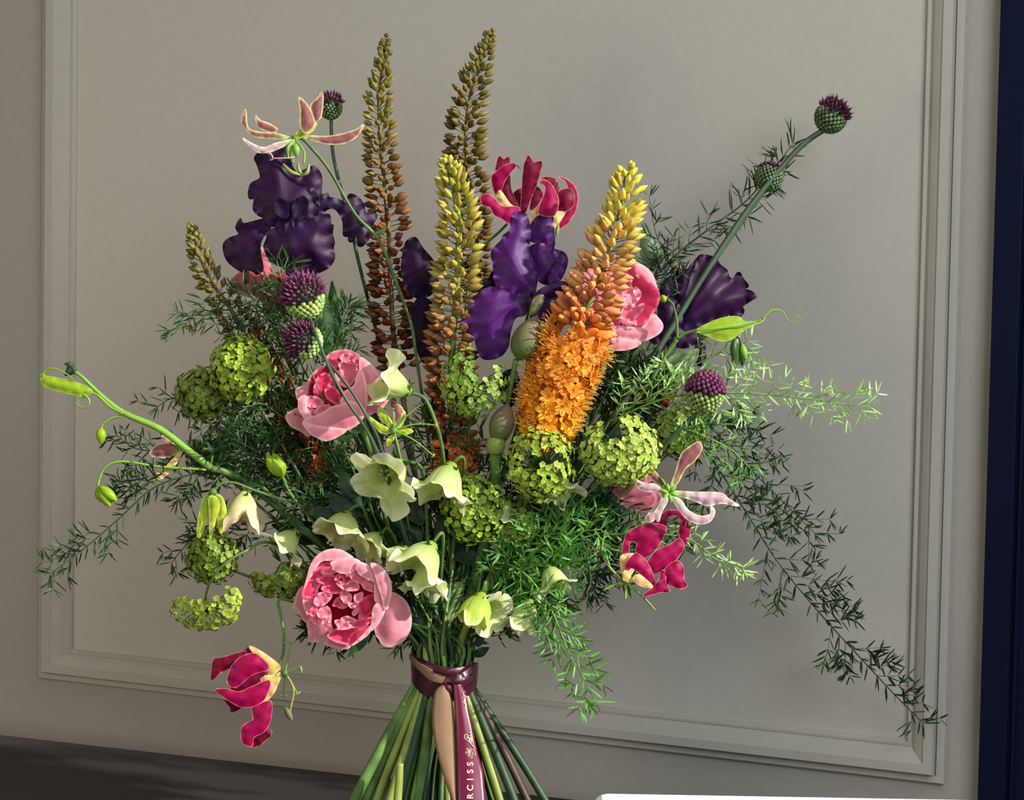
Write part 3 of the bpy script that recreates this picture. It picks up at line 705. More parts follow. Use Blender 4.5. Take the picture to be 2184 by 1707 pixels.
T = (970, 320, 3.711)
ir = thing('bearded_iris', P(1130, 620, 40), 'violet bearded iris in the centre, just left of the golden foxtail lily', 'flower', 'bearded irises')
petal('standard_petal', [(600, 600), (650, 530), (720, 505), (770, 500), (780, 600), (785, 770), (700, 745), (620, 730), (585, 690)], m_ir2, ir, 10, T, (640, 1150), dome=12, ruf=5, wav=28)
petal('standard_petal', [(605, 760), (700, 740), (800, 790), (860, 810), (890, 860), (880, 935), (850, 1000), (770, 1060), (700, 1060), (640, 1010), (590, 900), (575, 820)], m_ir2, ir, 30, T, (640, 1150), dome=26, ruf=6, wav=30, fold=5)
petal('standard_petal', [(740, 1015), (770, 950), (800, 900), (820, 840), (860, 815), (892, 865), (875, 950), (830, 1035), (770, 1060)], m_ir2, ir, 62, T, (740, 1060), dome=8, ruf=6, wav=24)
petal('standard_petal', [(440, 600), (445, 540), (480, 495), (560, 505), (590, 590), (600, 690), (585, 780), (620, 870), (650, 960), (650, 1050), (622, 1165), (560, 1145), (450, 1150), (340, 1085), (310, 1010), (305, 900), (290, 850), (298, 790), (370, 715), (380, 680), (430, 640)],
      m_ir2, ir, 52, T, (620, 1160), dome=30, ruf=6, wav=30, fold=5, nf=7)
petal('fall_petal', [(190, 1060), (220, 1020), (270, 1015), (300, 960), (340, 1060), (370, 1130), (300, 1120), (220, 1110)], m_ir1, ir, 30, T, (400, 1120), dome=6, ruf=4)
petal('fall_petal', [(220, 1110), (330, 1085), (450, 1140), (560, 1140), (590, 1170), (560, 1300), (480, 1330), (440, 1440), (420, 1560), (350, 1640), (230, 1655), (180, 1580), (150, 1470), (90, 1420), (55, 1350), (120, 1280), (130, 1200)],
      m_ir2, ir, 60, T, (560, 1150), dome=26, ruf=5, wav=40, fold=4, nf=7)
petal('fall_petal', [(620, 1160), (700, 1090), (800, 1050), (880, 1050), (930, 1150), (955, 1260), (930, 1340), (850, 1392), (750, 1382), (660, 1335), (600, 1300), (630, 1230)], m_ir2, ir, 66, T, (640, 1160), dome=24, ruf=4, wav=34)
petal('style_arm', [(690, 1200), (740, 1120), (830, 1090), (895, 1130), (905, 1200), (860, 1260), (780, 1275), (700, 1290)], m_ir3, ir, 92, T, (700, 1240), dome=-8, ruf=2)
for k in range(5):
    a = k*1.257
    petal('bract', [(770+30*math.cos(a)+30, 1215), (800+38*math.cos(a), 1215+38*math.sin(a)), (830+14*math.cos(a+.5), 1215+14*math.sin(a+.5)), (815+6*math.cos(a-1), 1215+8*math.sin(a-1))], m_sage, ir, 98, T, dome=3, ruf=1, step=4)
petal('spathe', [(600, 1305), (608, 1230), (640, 1165), (700, 1150), (690, 1220), (640, 1280)], m_spathe, ir, 100, T, (600, 1300), dome=6, ruf=1, step=5)
stem(ir, [(1138, 660, 40), (1130, 760, 30), (1110, 900, 10)], 8, m_stem, 9)

T = (1280, 540, 6.067)
ir = thing('bearded_iris', P(1500, 650, -110), 'dark purple bearded iris turned away at the right, behind the pink peony', 'flower', 'bearded irises')
petal('fall_petal', [(1010, 900), (900, 760), (800, 640), (780, 440), (850, 330), (970, 290), (990, 230), (1060, 210), (1130, 210), (1180, 150), (1260, 60), (1320, 20), (1490, 60), (1550, 150), (1640, 220), (1670, 310), (1720, 330), (1770, 260), (1810, 255), (1850, 330), (1915, 410), (1900, 450), (1860, 470), (1950, 490), (2022, 560), (1960, 610), (1840, 690), (1862, 740), (1830, 810), (1700, 835), (1550, 860), (1400, 910), (1280, 970), (1100, 1010)],
      m_ir1, ir, -110, T, (960, 1000), dome=22, ruf=5, wav=30, fold=9, nf=14, seed=9)
petal('fall_petal', [(690, 1340), (645, 1345), (660, 1380), (720, 1310), (840, 1250), (960, 1220), (1100, 1230), (1240, 1165), (1370, 1085), (1300, 1050), (1100, 1040), (930, 1100), (800, 1190), (700, 1240)], m_ir1, ir, -100, T, (1000, 1000), dome=10, ruf=4)
petal('fall_petal', [(1230, 1150), (1350, 1190), (1366, 1300), (1350, 1440), (1260, 1450), (1240, 1300)], m_ir1, ir, -100, T, (1000, 1000), dome=8, ruf=4)
petal('standard_petal', [(760, 650), (900, 560), (1040, 700), (1060, 900), (980, 1060), (820, 1130), (700, 1180), (640, 1100), (740, 980)], m_ir1, ir, -90, T, (900, 1050), dome=20, ruf=4)
stem(ir, [(1440, 720, -100), (1400, 800, -90)], 8, m_stem2, 8)
ir = thing('bearded_iris', P(890, 620, -60), 'nearly black iris petals half hidden between the two central foxtail spikes', 'flower', 'bearded irises')
petal('fall_petal', [(862, 530), (868, 514), (886, 507), (902, 530), (926, 560), (934, 600), (920, 628), (890, 636), (866, 612), (856, 570)], m_ir1, ir, -60, base=(900, 650), dome=10, ruf=4)
petal('fall_petal', [(888, 640), (915, 640), (940, 680), (930, 740), (905, 775), (885, 730), (878, 680)], m_ir1, ir, -50, base=(900, 640), dome=10, ruf=4)
petal('standard_petal', [(1070, 800), (1100, 790), (1108, 830), (1090, 868), (1068, 850)], m_ir1, ir, -20, base=(1080, 860), dome=8, ruf=3)
stem(ir, [(905, 660, -70), (930, 780, -60)], 8, m_stem2, 8)
# closed iris buds
bd = thing('iris_bud', P(1110, 740, 110), 'green iris bud with brown papery top, left of the open orange florets', 'flower bud', 'iris buds')
spindle('bud', (1104, 770, 100), (1146, 672, 108), 31, m_spathe, bd, .42, 14)
stem(bd, [(1100, 768, 98), (1082, 860, 60), (1070, 950, 30)], 6, m_stem, 7)
bd = thing('iris_bud', P(1065, 900, 90), 'withered brown iris bud on a thick green stalk in the centre', 'flower bud', 'iris buds')
spindle('bud', (1056, 952, 88), (1084, 860, 92), 26, m_spathe, bd, .5, 14)
tube('collar', [(1058, 935, 88), (1056, 955, 88), (1055, 968, 88)], [19, 20, 14], m_stem3, bd, seg=12)
stem(bd, [(1056, 960, 86), (1056, 1030, 70), (1050, 1090, 50)], 12, m_stem, 9)

# ------------------------------------------------------------------ peonies
T = (590, 1140, 6.565)
pe = thing('peony', P(750, 1280, 120), 'large open pink peony low in front, above the ribbon on the left', 'flower', 'pink peonies')
def pp(n, pts, m, z, T=T, pe=pe, **k):
    return petal(n, pts, m, pe, z, T, **k)
pp('petal', [(1390, 1400), (1380, 1250), (1450, 1000), (1600, 830), (1700, 850), (1800, 930), (1860, 1040), (1885, 1180), (1870, 1330), (1810, 1450), (1720, 1530), (1600, 1570), (1500, 1550), (1440, 1470)], m_pel, 90, base=(1350, 1250), dome=18, ruf=1, wav=80)
pp('petal', [(370, 730), (290, 820), (250, 950), (235, 1030), (300, 1060), (350, 1150), (430, 1240), (560, 1150), (640, 950), (520, 740)], m_pel, 80, base=(700, 1000), dome=14, ruf=1.5, tilt=(.3, 0))
pp('petal', [(430, 1230), (445, 1350), (450, 1480), (490, 1510), (600, 1490), (700, 1440), (780, 1350), (720, 1150), (560, 1080)], m_pel, 98, base=(850, 1050), dome=12, ruf=1.5, tilt=(.2, -.2))
pp('petal', [(680, 1540), (720, 1470), (900, 1440), (1100, 1450), (1050, 1540), (1000, 1600), (900, 1600), (760, 1570)], m_pel, 104, base=(900, 1300), dome=8, ruf=1)
pp('petal', [(380, 740), (430, 590), (470, 450), (540, 335), (640, 250), (780, 208), (900, 222), (1000, 275), (1120, 370), (1250, 430), (1380, 560), (1420, 900), (1380, 1200), (1250, 1350), (1000, 1450), (760, 1400), (600, 1250), (480, 1150), (400, 1000)], m_pedk, 84, base=(850, 900), dome=-30, ruf=2, fold=6, nf=9)
pp('petal', [(390, 760), (430, 600), (470, 455), (540, 335), (640, 250), (780, 208), (900, 222), (1000, 275), (1070, 335), (900, 345), (760, 362), (640, 372), (560, 450), (500, 560), (440, 650)], m_pel, 122, base=(800, 700), dome=14, ruf=1)
pp('petal', [(370, 900), (375, 760), (440, 620), (540, 500), (640, 420), (780, 385), (860, 430), (800, 520), (660, 560), (560, 640), (540, 760), (600, 860), (500, 900), (440, 880)], m_ped_, 112, base=(850, 900), dome=10, ruf=2, tilt=(-.3, 0))
pp('petal', [(372, 890), (460, 900), (540, 940), (470, 1040), (520, 1120), (620, 1160), (680, 1300), (760, 1390), (640, 1330), (480, 1200), (400, 1060)], m_pe, 110, base=(850, 900), dome=12, ruf=3, tilt=(-.3, 0))
pp('petal', [(715, 1420), (780, 1350), (900, 1310), (1100, 1330), (1250, 1290), (1335, 1300), (1240, 1420), (1080, 1545), (900, 1525), (780, 1480)], m_ped_, 128, base=(950, 1050), dome=-14, ruf=1, tilt=(0, .1))
pp('petal', [(1060, 1555), (1180, 1440), (1320, 1290), (1290, 1390), (1180, 1480)], m_pel, 138, base=(950, 1050), dome=4, ruf=1, step=5)
pp('petal', [(760, 400), (900, 350), (1050, 330), (1180, 392), (1110, 480), (1030, 540), (920, 545), (830, 510), (790, 450)], m_pel, 142, base=(900, 900), dome=12, ruf=1.5)
pp('petal', [(1030, 560), (1120, 490), (1200, 580), (1300, 630), (1400, 680), (1395, 810), (1300, 790), (1230, 760), (1180, 690), (1110, 670), (1050, 620)], m_pe, 140, base=(900, 900), dome=10, ruf=3, wav=18)
pp('petal', [(1115, 450), (1170, 392), (1280, 440), (1360, 540), (1400, 660), (1300, 640), (1200, 590), (1130, 520)], m_pel, 150, base=(900, 900), dome=10, ruf=1)
pp('petal', [(1385, 660), (1430, 740), (1490, 960), (1510, 1040), (1430, 975), (1380, 930), (1370, 800)], m_pel, 146, base=(1100, 1000), dome=8, ruf=1)
pp('petal', [(1318, 410), (1420, 430), (1520, 520), (1590, 650), (1605, 800), (1575, 950), (1552, 1042), (1500, 1032), (1480, 900), (1430, 740), (1390, 600), (1350, 500)], m_pel, 156, base=(1100, 1000), dome=12, ruf=1)
pp('petal', [(1400, 975), (1505, 1045), (1480, 1150), (1400, 1280), (1310, 1355), (1340, 1200), (1345, 1080)], m_pel, 154, base=(1100, 1000), dome=8, ruf=1.5)
pp('petal', [(1140, 960), (1250, 880), (1350, 850), (1400, 970), (1345, 1080), (1260, 1150), (1150, 1180), (1165, 1060)], m_ped_, 118, base=(900, 1100), dome=10, ruf=2)
R_ = [([(540, 650), (600, 620), (680, 570), (830, 590), (900, 700), (930, 760), (900, 820), (740, 815), (630, 770), (660, 700)], 128), ([(845, 690), (900, 665), (980, 700), (1050, 640), (1140, 700), (1140, 775), (1010, 790), (930, 765)], 138),
      ([(525, 950), (560, 870), (630, 815), (770, 830), (740, 920), (640, 1000), (560, 990)], 130), ([(815, 640), (860, 560), (910, 560), (880, 625)], 136), ([(890, 850), (950, 800), (1040, 850), (1040, 930), (970, 970), (910, 910)], 132),
      ([(1085, 870), (1130, 840), (1205, 815), (1185, 920), (1110, 960)], 136), ([(455, 1080), (550, 1000), (565, 1080), (500, 1145)], 134), ([(575, 1080), (700, 1010), (760, 1100), (745, 1255), (700, 1160), (600, 1160)], 126),
      ([(815, 1215), (900, 1205), (1000, 1250), (1055, 1300), (900, 1335), (850, 1280)], 138), ([(1055, 1255), (1150, 1200), (1325, 1165), (1285, 1250), (1180, 1310), (1070, 1305)], 136), ([(900, 1190), (990, 1150), (1130, 1215), (1000, 1235)], 128),
      ([(1005, 970), (1140, 965), (1110, 1010), (1050, 1035)], 134), ([(790, 990), (860, 880), (900, 960), (1000, 990), (930, 1040), (840, 1010)], 124), ([(660, 1180), (740, 1250), (760, 1360), (700, 1330), (650, 1250)], 124),
      ([(620, 520), (700, 480), (800, 470), (840, 520), (760, 560), (660, 560)], 120), ([(920, 600), (980, 560), (1040, 600), (1030, 660), (960, 690)], 128), ([(1060, 1100), (1120, 1030), (1150, 1060), (1090, 1140)], 126), ([(430, 900), (520, 860), (600, 700), (560, 640), (440, 760)], 118)]
for i, (q, z) in enumerate(R_): pp('inner_petal', q, m_pe if i % 3 else m_ped_, z, base=(850, 1050), dome=-7, ruf=3, wav=17, step=4.5, seed=i, tilt=(0, .15))
stem(pe, [(750, 1290, 70), (800, 1330, 40)], 6, m_stem, 8)

T1 = (600, 720, 7.423)
pe1 = thing('peony', P(720, 845, 60), 'pink peony on the left, seen from the side, crossed by two thin dark stalks', 'flower', 'pink peonies')
def p1(n, pts, m, z, **k): return petal(n, pts, m, pe1, z, T1, **k)
p1('petal', [(70, 1260), (150, 1170), (290, 1130), (400, 1330), (450, 1560), (300, 1480), (150, 1400)], m_pel, 42, base=(700, 1300), dome=10, ruf=1)
p1('petal', [(230, 850), (290, 790), (430, 765), (430, 950), (280, 1010)], m_pel, 46, base=(700, 1100), dome=8, ruf=1)
p1('petal', [(710, 330), (800, 240), (950, 200), (1100, 215), (1260, 320), (1290, 520), (1150, 700), (900, 850), (700, 850), (690, 500)], m_pe, 48, base=(900, 1200), dome=-12, ruf=1)
p1('petal', [(700, 450), (560, 520), (450, 640), (410, 800), (385, 980), (400, 1150), (470, 1270), (620, 1250), (850, 900), (800, 600)], m_pe, 52, base=(900, 1200), dome=-12, ruf=1)
p1('petal', [(450, 1180), (470, 700), (650, 520), (820, 380), (1050, 300), (1250, 420), (1200, 700), (1100, 900), (900, 1100), (650, 1230)], m_pedk, 54, base=(900, 1200), dome=-8, ruf=2, fold=5, nf=9)
p1('petal', [(1250, 325), (1380, 395), (1480, 500), (1600, 700), (1705, 900), (1650, 1060), (1500, 1180), (1350, 1225), (1310, 1130), (1340, 950), (1310, 700), (1250, 520)], m_pel, 82, base=(1250, 1350), dome=22, ruf=1)
for i, (q, z) in enumerate([([(510, 850), (540, 730), (590, 615), (720, 570), (800, 690), (760, 760), (790, 900), (700, 990), (580, 970)], 66), ([(910, 400), (1000, 385), (1100, 400), (1200, 480), (1180, 620), (1080, 760), (960, 620), (930, 500)], 70),
        ([(930, 310), (1050, 245), (1160, 300), (1250, 400), (1150, 410), (1000, 385)], 74), ([(700, 920), (720, 770), (850, 800), (920, 900), (940, 1060), (830, 1040)], 80), ([(520, 1190), (620, 1090), (770, 1075), (730, 1170), (620, 1220)], 82),
        ([(400, 970), (480, 930), (620, 980), (660, 1050), (560, 1100), (430, 1090)], 78), ([(715, 360), (830, 330), (910, 420), (830, 480), (740, 450)], 62), ([(860, 560), (920, 540), (1000, 640), (1060, 780), (960, 760), (880, 660)], 72), ([(400, 1080), (500, 1100), (520, 1230), (450, 1190)], 76), ([(1130, 330), (1230, 330), (1260, 420), (1180, 430)], 80)]):
    p1('inner_petal', q, m_pe if i % 3 else m_ped_, z, base=(850, 1100), dome=-7, ruf=3, wav=17, step=4.5, seed=i)
p1('petal', [(395, 930), (290, 955), (272, 1100), (320, 1210), (400, 1300), (480, 1320), (480, 1250), (405, 1150)], m_pel, 88, base=(900, 1500), dome=8, ruf=1)
p1('petal', [(1000, 860), (1150, 760), (1200, 600), (1262, 505), (1330, 700), (1355, 960), (1335, 1110), (1290, 1280), (1100, 1100), (940, 1050), (975, 930)], m_pel, 96, base=(1150, 1400), dome=12, ruf=1)
p1('petal', [(465, 1265), (560, 1235), (660, 1190), (800, 1100), (940, 1065), (1100, 1010), (1250, 1100), (1295, 1270), (1200, 1380), (1020, 1470), (850, 1450), (600, 1410), (480, 1395), (345, 1330)], m_pel, 104, base=(1150, 1450), dome=18, ruf=1)
p1('petal', [(335, 1345), (480, 1385), (650, 1415), (850, 1440), (1030, 1465), (900, 1565), (720, 1635), (600, 1600), (460, 1525), (390, 1440)], m_pel, 112, base=(1100, 1450), dome=8, ruf=1)
p1('sepal', [(870, 1590), (1100, 1500), (1230, 1390), (1310, 1280), (1320, 1360), (1240, 1490), (1080, 1620), (960, 1630)], m_leaf, 80, base=(1250, 1450), dome=10, ruf=1)
stem(pe1, [(762, 915, 70), (790, 960, 50)], 6, m_stem, 8)

T3 = (1280, 540, 6.067)
pe3 = thing('peony', P(1340, 655, 20), 'sunlit pink peony behind the golden foxtail lily at the right', 'flower', 'pink peonies')
def p3(n, pts, m, z, **k): return petal(n, pts, m, pe3, z, T3, **k)
p3('petal', [(400, 200), (430, 130), (530, 150), (620, 210), (690, 310), (725, 420), (760, 560), (600, 400), (480, 300)], m_pel, 4, base=(200, 700), dome=8, ruf=1)
p3('petal', [(-390, 300), (-330, 180), (-200, 150), (50, 180), (250, 120), (300, 600), (100, 900), (60, 1050), (-100, 1100), (-250, 900), (-370, 600)], m_pel, 0, base=(100, 700), dome=14, ruf=2)
p3('petal', [(200, 180), (300, 130), (430, 160), (520, 260), (640, 370), (740, 470), (770, 560), (740, 680), (680, 780), (600, 880), (510, 972), (400, 940), (250, 880), (60, 760), (0, 500), (60, 300)], m_ped_, 10, base=(150, 600), dome=-16, ruf=1.5)
p3('petal', [(680, 785), (760, 850), (810, 930), (790, 1010), (700, 1080), (560, 1135), (430, 1110), (250, 1085), (150, 960), (400, 960), (520, 975), (620, 885)], m_pel, 24, base=(250, 800), dome=12, ruf=1)
p3('petal', [(20, 1150), (150, 1110), (350, 1120), (520, 1150), (480, 1205), (350, 1250), (200, 1258), (80, 1230)], m_pel, 30, base=(150, 900), dome=10, ruf=1)
p3('petal', [(-120, 760), (0, 700), (100, 820), (250, 900), (200, 1040), (80, 1100), (-60, 1050)], m_ped_, 22, base=(150, 700), dome=8, ruf=2)
for i, (q, z) in enumerate([([(300, 380), (330, 300), (412, 305), (400, 420), (440, 500), (340, 560), (270, 480)], 34), ([(320, 560), (420, 520), (460, 440), (530, 530), (480, 620), (400, 700), (320, 690)], 38), ([(270, 790), (330, 670), (450, 690), (570, 655), (530, 770), (440, 850), (510, 930), (380, 900), (290, 860)], 40),
        ([(50, 1030), (150, 975), (230, 1040), (240, 1130), (130, 1140)], 44), ([(40, 380), (130, 340), (170, 430), (130, 560), (60, 480)], 36), ([(180, 400), (280, 330), (300, 450), (230, 560)], 30), ([(30, 640), (160, 600), (220, 760), (120, 830), (40, 760)], 36), ([(-200, 380), (-60, 330), (0, 450), (-90, 560), (-190, 500)], 30), ([(-160, 640), (-20, 600), (20, 720), (-80, 830)], 32), ([(120, 1060), (200, 1020), (270, 1100), (200, 1150)], 46)]):
    p3('inner_petal', q, m_pel if i % 2 else m_pe, z, base=(150, 650), dome=-6, ruf=3, wav=17, step=4.5, seed=i)
stem(pe3, [(1310, 700, 0), (1280, 800, -10)], 6, m_stem, 8)

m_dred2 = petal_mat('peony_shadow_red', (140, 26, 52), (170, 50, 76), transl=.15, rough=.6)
pe4 = thing('peony', P(550, 590, -60), 'rose pink peony mostly hidden behind the dark iris at upper left', 'flower', 'pink peonies')
petal('petal', [(552, 560), (558, 528), (570, 545), (580, 590), (572, 620), (548, 624), (546, 600)], m_pe, pe4, -50, base=(560, 640), dome=14, ruf=2)
petal('petal', [(494, 598), (520, 578), (560, 582), (575, 620), (560, 636), (520, 630), (500, 616)], m_pe, pe4, -42, base=(560, 650), dome=14, ruf=2)
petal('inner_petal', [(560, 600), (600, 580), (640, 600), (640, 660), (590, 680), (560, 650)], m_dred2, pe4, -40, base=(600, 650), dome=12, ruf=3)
stem(pe4, [(570, 650, -60), (620, 780, -60)], 6, m_stem, 7)
pe5 = thing('peony', P(1360, 1055, 20), 'dusky pink peony bud behind the pale flame lily at right', 'flower bud', 'pink peonies')
T5 = (1040, 760, 3.162)
petal('petal', [(820, 930), (860, 885), (940, 860), (1040, 790), (1130, 840), (1170, 960), (1110, 1050), (1000, 1040), (890, 1010)], m_dusk, pe5, 6, T5, (1150, 980), dome=26, ruf=1)
petal('petal', [(850, 905), (940, 860), (1060, 850), (1130, 900), (1080, 960), (960, 975), (880, 950)], m_dusk, pe5, 34, T5, (1150, 960), dome=8, ruf=1)
petal('petal', [(900, 1000), (960, 960), (1080, 900), (1140, 960), (1080, 1040), (980, 1040)], m_dusk, pe5, 30, T5, (1150, 980), dome=10, ruf=1)
petal('sepal', [(820, 935), (860, 950), (900, 1000), (950, 1040), (900, 1030), (840, 990)], m_leafd, pe5, 36, T5, dome=4, ruf=1)
stem(pe5, [(1330, 1060, 0), (1240, 1150, -10)], 5, m_stem2, 6)
dk = thing('peony', P(1400, 820, -60), 'dark red peony glimpsed through the ferns right of the orange florets', 'flower', 'pink peonies')
m_dred = petal_mat('peony_dark_red', (128, 14, 40), (168, 40, 66), transl=.15, rough=.6)
for i, q in enumerate([[(1310, 830), (1330, 812), (1345, 830), (1335, 880), (1318, 870)], [(1375, 860), (1400, 800), (1430, 810), (1440, 850), (1400, 880)], [(1410, 790), (1440, 780), (1450, 820), (1430, 840)], [(1322, 880), (1345, 860), (1350, 895), (1330, 900)], [(1350, 800), (1380, 790), (1400, 840), (1380, 890), (1350, 870)]]):
    petal('petal', q, m_dred, dk, -50+i*3, base=(1380, 850), dome=10, ruf=3)
stem(dk, [(1370, 880, -60), (1290, 1000, -50)], 5, m_stem2, 6)

# ------------------------------------------------------------------ snowball viburnum
VG = (158, 180, 66); VD = (128, 148, 62); VB = (178, 200, 92)
snowball((515, 786, 60), 66, 'bright green round snowball head at left, the fullest one', VG, 170, seed=1, sy=1.04)
snowball((430, 842, 10), 58, 'darker green snowball head tucked behind the full round one at left', VD, 120, seed=2, fl=9.5)
snowball((1010, 818, 85), 72, 'loose green snowball head in the centre in front of the yellow-green foxtail', (146, 176, 78), 120, seed=3, hole=lambda x, y: (y < -.1 and .05 < x < .55) or (y < -.55 and x > .4), sy=.98)
snowball((1324, 962, 120), 80, 'pale lime snowball head at right, sunlit, notched on top', VB, 190, seed=4, hole=lambda x, y: y < -.28 and -.52 < x < -.02, sx=1.02, sy=.92, thick=True)
snowball((1152, 990, 125), 72, 'ring-shaped lime snowball head under the orange florets, hollow inside', (164, 186, 76), 150, seed=5, hole=lambda x, y: ((x+.3)**2+(y-.02)**2 < .12) or (.05 < x < .75 and -.42 < y < -.0), sy=1.08, sx=.98)
snowball((1452, 925, -10), 56, 'pale green snowball head behind the drumstick allium at right', (160, 186, 90), 110, seed=6, sy=.95)
snowball((1010, 1086, 70), 66, 'shaded green snowball head right of the nodding cream bells', (150, 176, 66), 130, seed=7, sy=1.1)
snowball((450, 1190, 40), 56, 'dull green snowball head at lower left under the drooping green flame lily', (126, 148, 60), 120, seed=8, sy=1.02)
snowball((440, 1284, 50), 70, 'half snowball head at lower left, its cup open upwards, lowest of the green ones', (156, 176, 66), 130, seed=9, hole=lambda x, y: y < -.12-(.42 if x > .62 else 0), sy=.84, sx=1.08, stem_pts=[(436, 1290, 40), (446, 1250, 84), (470, 1212, 100), (520, 1178, 80), (590, 1162, 30)])
snowball((602, 1240, 20), 54, 'shaded green snowball head left of the big low peony', (132, 152, 62), 110, seed=10, sy=.66, sx=1.25, hole=lambda x, y: y < -.5 and x < 0)
snowball((448, 975, -20), 50, 'dim snowball head behind the arching green flame lily stalk', (112, 132, 56), 90, seed=11, sy=.9)
snowball((1100, 1120, 40), 44, 'dim green snowball head low in the centre among bright fern', (130, 158, 74), 80, seed=12)

# ------------------------------------------------------------------ drumstick alliums
allium((705, 228, -150), 27, (-.05, -1, .1), 'small drumstick allium at top left behind the pale flame lily', [(712, 340, -150), (748, 480, -150), (775, 600, -150)], split=.15, seed=1, n=170, cg=(104, 122, 76), cp=(92, 36, 70), sr=4, spiky=1, L=1.1)
allium((1772, 250, -60), 36, (.45, -.85, .1), 'drumstick allium at the far upper right, highest on its long slanting stalk', [(1700, 320, -60), (1600, 440, -50), (1500, 590, -40), (1420, 720, -30), (1300, 900, -20)], split=.22, seed=2, cg=(96, 116, 78), cp=(80, 30, 64), sr=6.5, spiky=1)
allium((1640, 378, -80), 32, (.25, -1, -.1), 'drumstick allium behind the long slanting stalk at upper right, mostly green', [(1604, 445, -76), (1500, 595, -72), (1420, 722, -60), (1300, 905, -40)], split=.62, seed=3, cg=(96, 116, 80), cp=(80, 34, 62), sr=3.2)
allium((648, 636, 120), 43, (-.25, -.85, .35), 'large drumstick allium at left, upper of two, its right side sunlit green', [(669, 700, 150), (700, 780, 186), (738, 852, 192), (804, 962, 150)], split=-.05, seed=4, n=230, cp=(112, 58, 92), cg=(166, 194, 106), sr=3.4, spiky=1, L=1.1)
allium((650, 728, 128), 38, (-.75, -.45, .35), 'drumstick allium at left, lower of two, above the side-on peony', [(704, 778, 172), (748, 832, 182), (786, 896, 180), (816, 966, 140)], split=-.1, seed=5, n=200, cp=(98, 48, 80), cg=(166, 192, 112), sr=3.2, spiky=1)
allium((1504, 838, 90), 41, (.2, -1, .2), 'drumstick allium at right among the feathery fern, purple top and green base', [(1440, 925, 80), (1385, 990, 60), (1300, 1070, 20)], split=0, seed=6, n=220, cp=(106, 54, 86), cg=(142, 164, 96), sr=5, L=1.15)

# ------------------------------------------------------------------ flame lilies
def stamens(root, c, tips, anther=9, r=2.2, mat=None, amat=None):
    for i, t_ in enumerate(tips):
        m_ = [(c[k]+t_[k])/2 for k in range(3)]; m_[1] -= abs(t_[0]-c[0])*.08
        f_ = tube('stamen', [c, m_, t_], [r, r*.9, r*.7], mat or m_stemb, root, n=4, seg=5)
        if anther:
            d = np.array([t_[1]-c[1], -(t_[0]-c[0])]); d = d/(np.hypot(*d)+1e-6)*anther
            tube('anther', [(t_[0]-d[0], t_[1]-d[1], t_[2]), t_, (t_[0]+d[0], t_[1]+d[1], t_[2])], [1.4, 3.0, 1.4], amat or m_stem3, root, n=3, seg=6)
TG = (970, 320, 3.711)
g = thing('flame_lily', P(1100, 430, 0), 'crimson flame lily at top centre with upswept cream-edged petals, left of a pair', 'flower', 'flame lilies')
def gp(pts, m, z, root, T, base, **k):
    k.setdefault('ruf', 1.8 if root['label'].find('pale') < 0 and root['label'].find('faded') < 0 else .9); k.setdefault('wav', 27); k.setdefault('dome', 9)
    return petal('petal', pts, m, root, z, T, base, **k)
bs = (545, 500)
gp([(470, 340), (520, 305), (545, 350), (535, 470), (495, 450), (465, 390)], m_gld, -8, g, TG, bs)
gp([(325, 160), (335, 90), (358, 48), (388, 75), (428, 52), (435, 110), (400, 135), (345, 175)], m_gld, -6, g, TG, bs, tilt=(0, .3))
gp([(370, 330), (385, 250), (430, 190), (442, 300), (470, 380), (500, 455), (450, 455), (400, 395)], m_gld, 0, g, TG, bs)
gp([(300, 200), (335, 165), (400, 122), (450, 108), (485, 125), (432, 190), (392, 250), (362, 325), (332, 362), (308, 305), (295, 250)], m_gl, 10, g, TG, bs, tilt=(0, -.3))
gp([(332, 362), (362, 325), (440, 430), (510, 470), (500, 480), (420, 462), (360, 420)], m_glc, 8, g, TG, bs, step=4)
gp([(540, 180), (560, 90), (585, 42), (622, 98), (688, 94), (668, 200), (632, 310), (592, 400), (558, 490), (518, 490), (528, 380)], m_gld, 14, g, TG, bs, tilt=(0, -.2))
gp([(203, 370), (270, 350), (320, 392), (345, 425), (400, 452), (480, 448), (515, 480), (440, 560), (440, 600), (380, 545), (320, 520), (280, 455), (220, 432)], m_gl, 24, g, TG, bs, tilt=(-.1, 0))
tube('petal_tip', [(1088, 350, 14), (1102, 353, 16), (1111, 362, 16)], [2.4, 1.6, .6], m_stem4, g)
stem(g, [(1108, 450, -20), (1070, 490, -60), (1030, 530, -90), (1000, 600, -100)], 3, m_stem, 4)
g2 = thing('flame_lily', P(1190, 450, 0), 'crimson flame lily at top centre, right of a pair, petals curled inwards', 'flower', 'flame lilies')
bs = (720, 540)
gp([(630, 290), (680, 320), (695, 365), (650, 440), (600, 480), (605, 400)], m_gld, -6, g2, TG, bs)
gp([(770, 300), (810, 255), (835, 330), (825, 400), (800, 420)], m_gld, -10, g2, TG, bs)
gp([(820, 215), (880, 230), (940, 280), (972, 350), (965, 450), (930, 525), (890, 582), (818, 628), (845, 560), (895, 480), (938, 420), (942, 350), (905, 310), (880, 250)], m_gl, -8, g2, TG, bs)
gp([(822, 335), (870, 308), (925, 318), (946, 380), (930, 450), (870, 485), (815, 500), (828, 420)], m_gld, 0, g2, TG, bs)
gp([(678, 245), (700, 222), (742, 212), (795, 230), (785, 285), (735, 262), (690, 270)], m_gld, 4, g2, TG, bs)
gp([(680, 250), (705, 235), (765, 275), (800, 340), (818, 410), (802, 495), (762, 525), (668, 505), (680, 420), (712, 350), (716, 290)], m_gl, 22, g2, TG, bs)
gp([(590, 560), (610, 500), (665, 440), (690, 460), (640, 520), (600, 570)], m_glc, 8, g2, TG, bs, step=4)
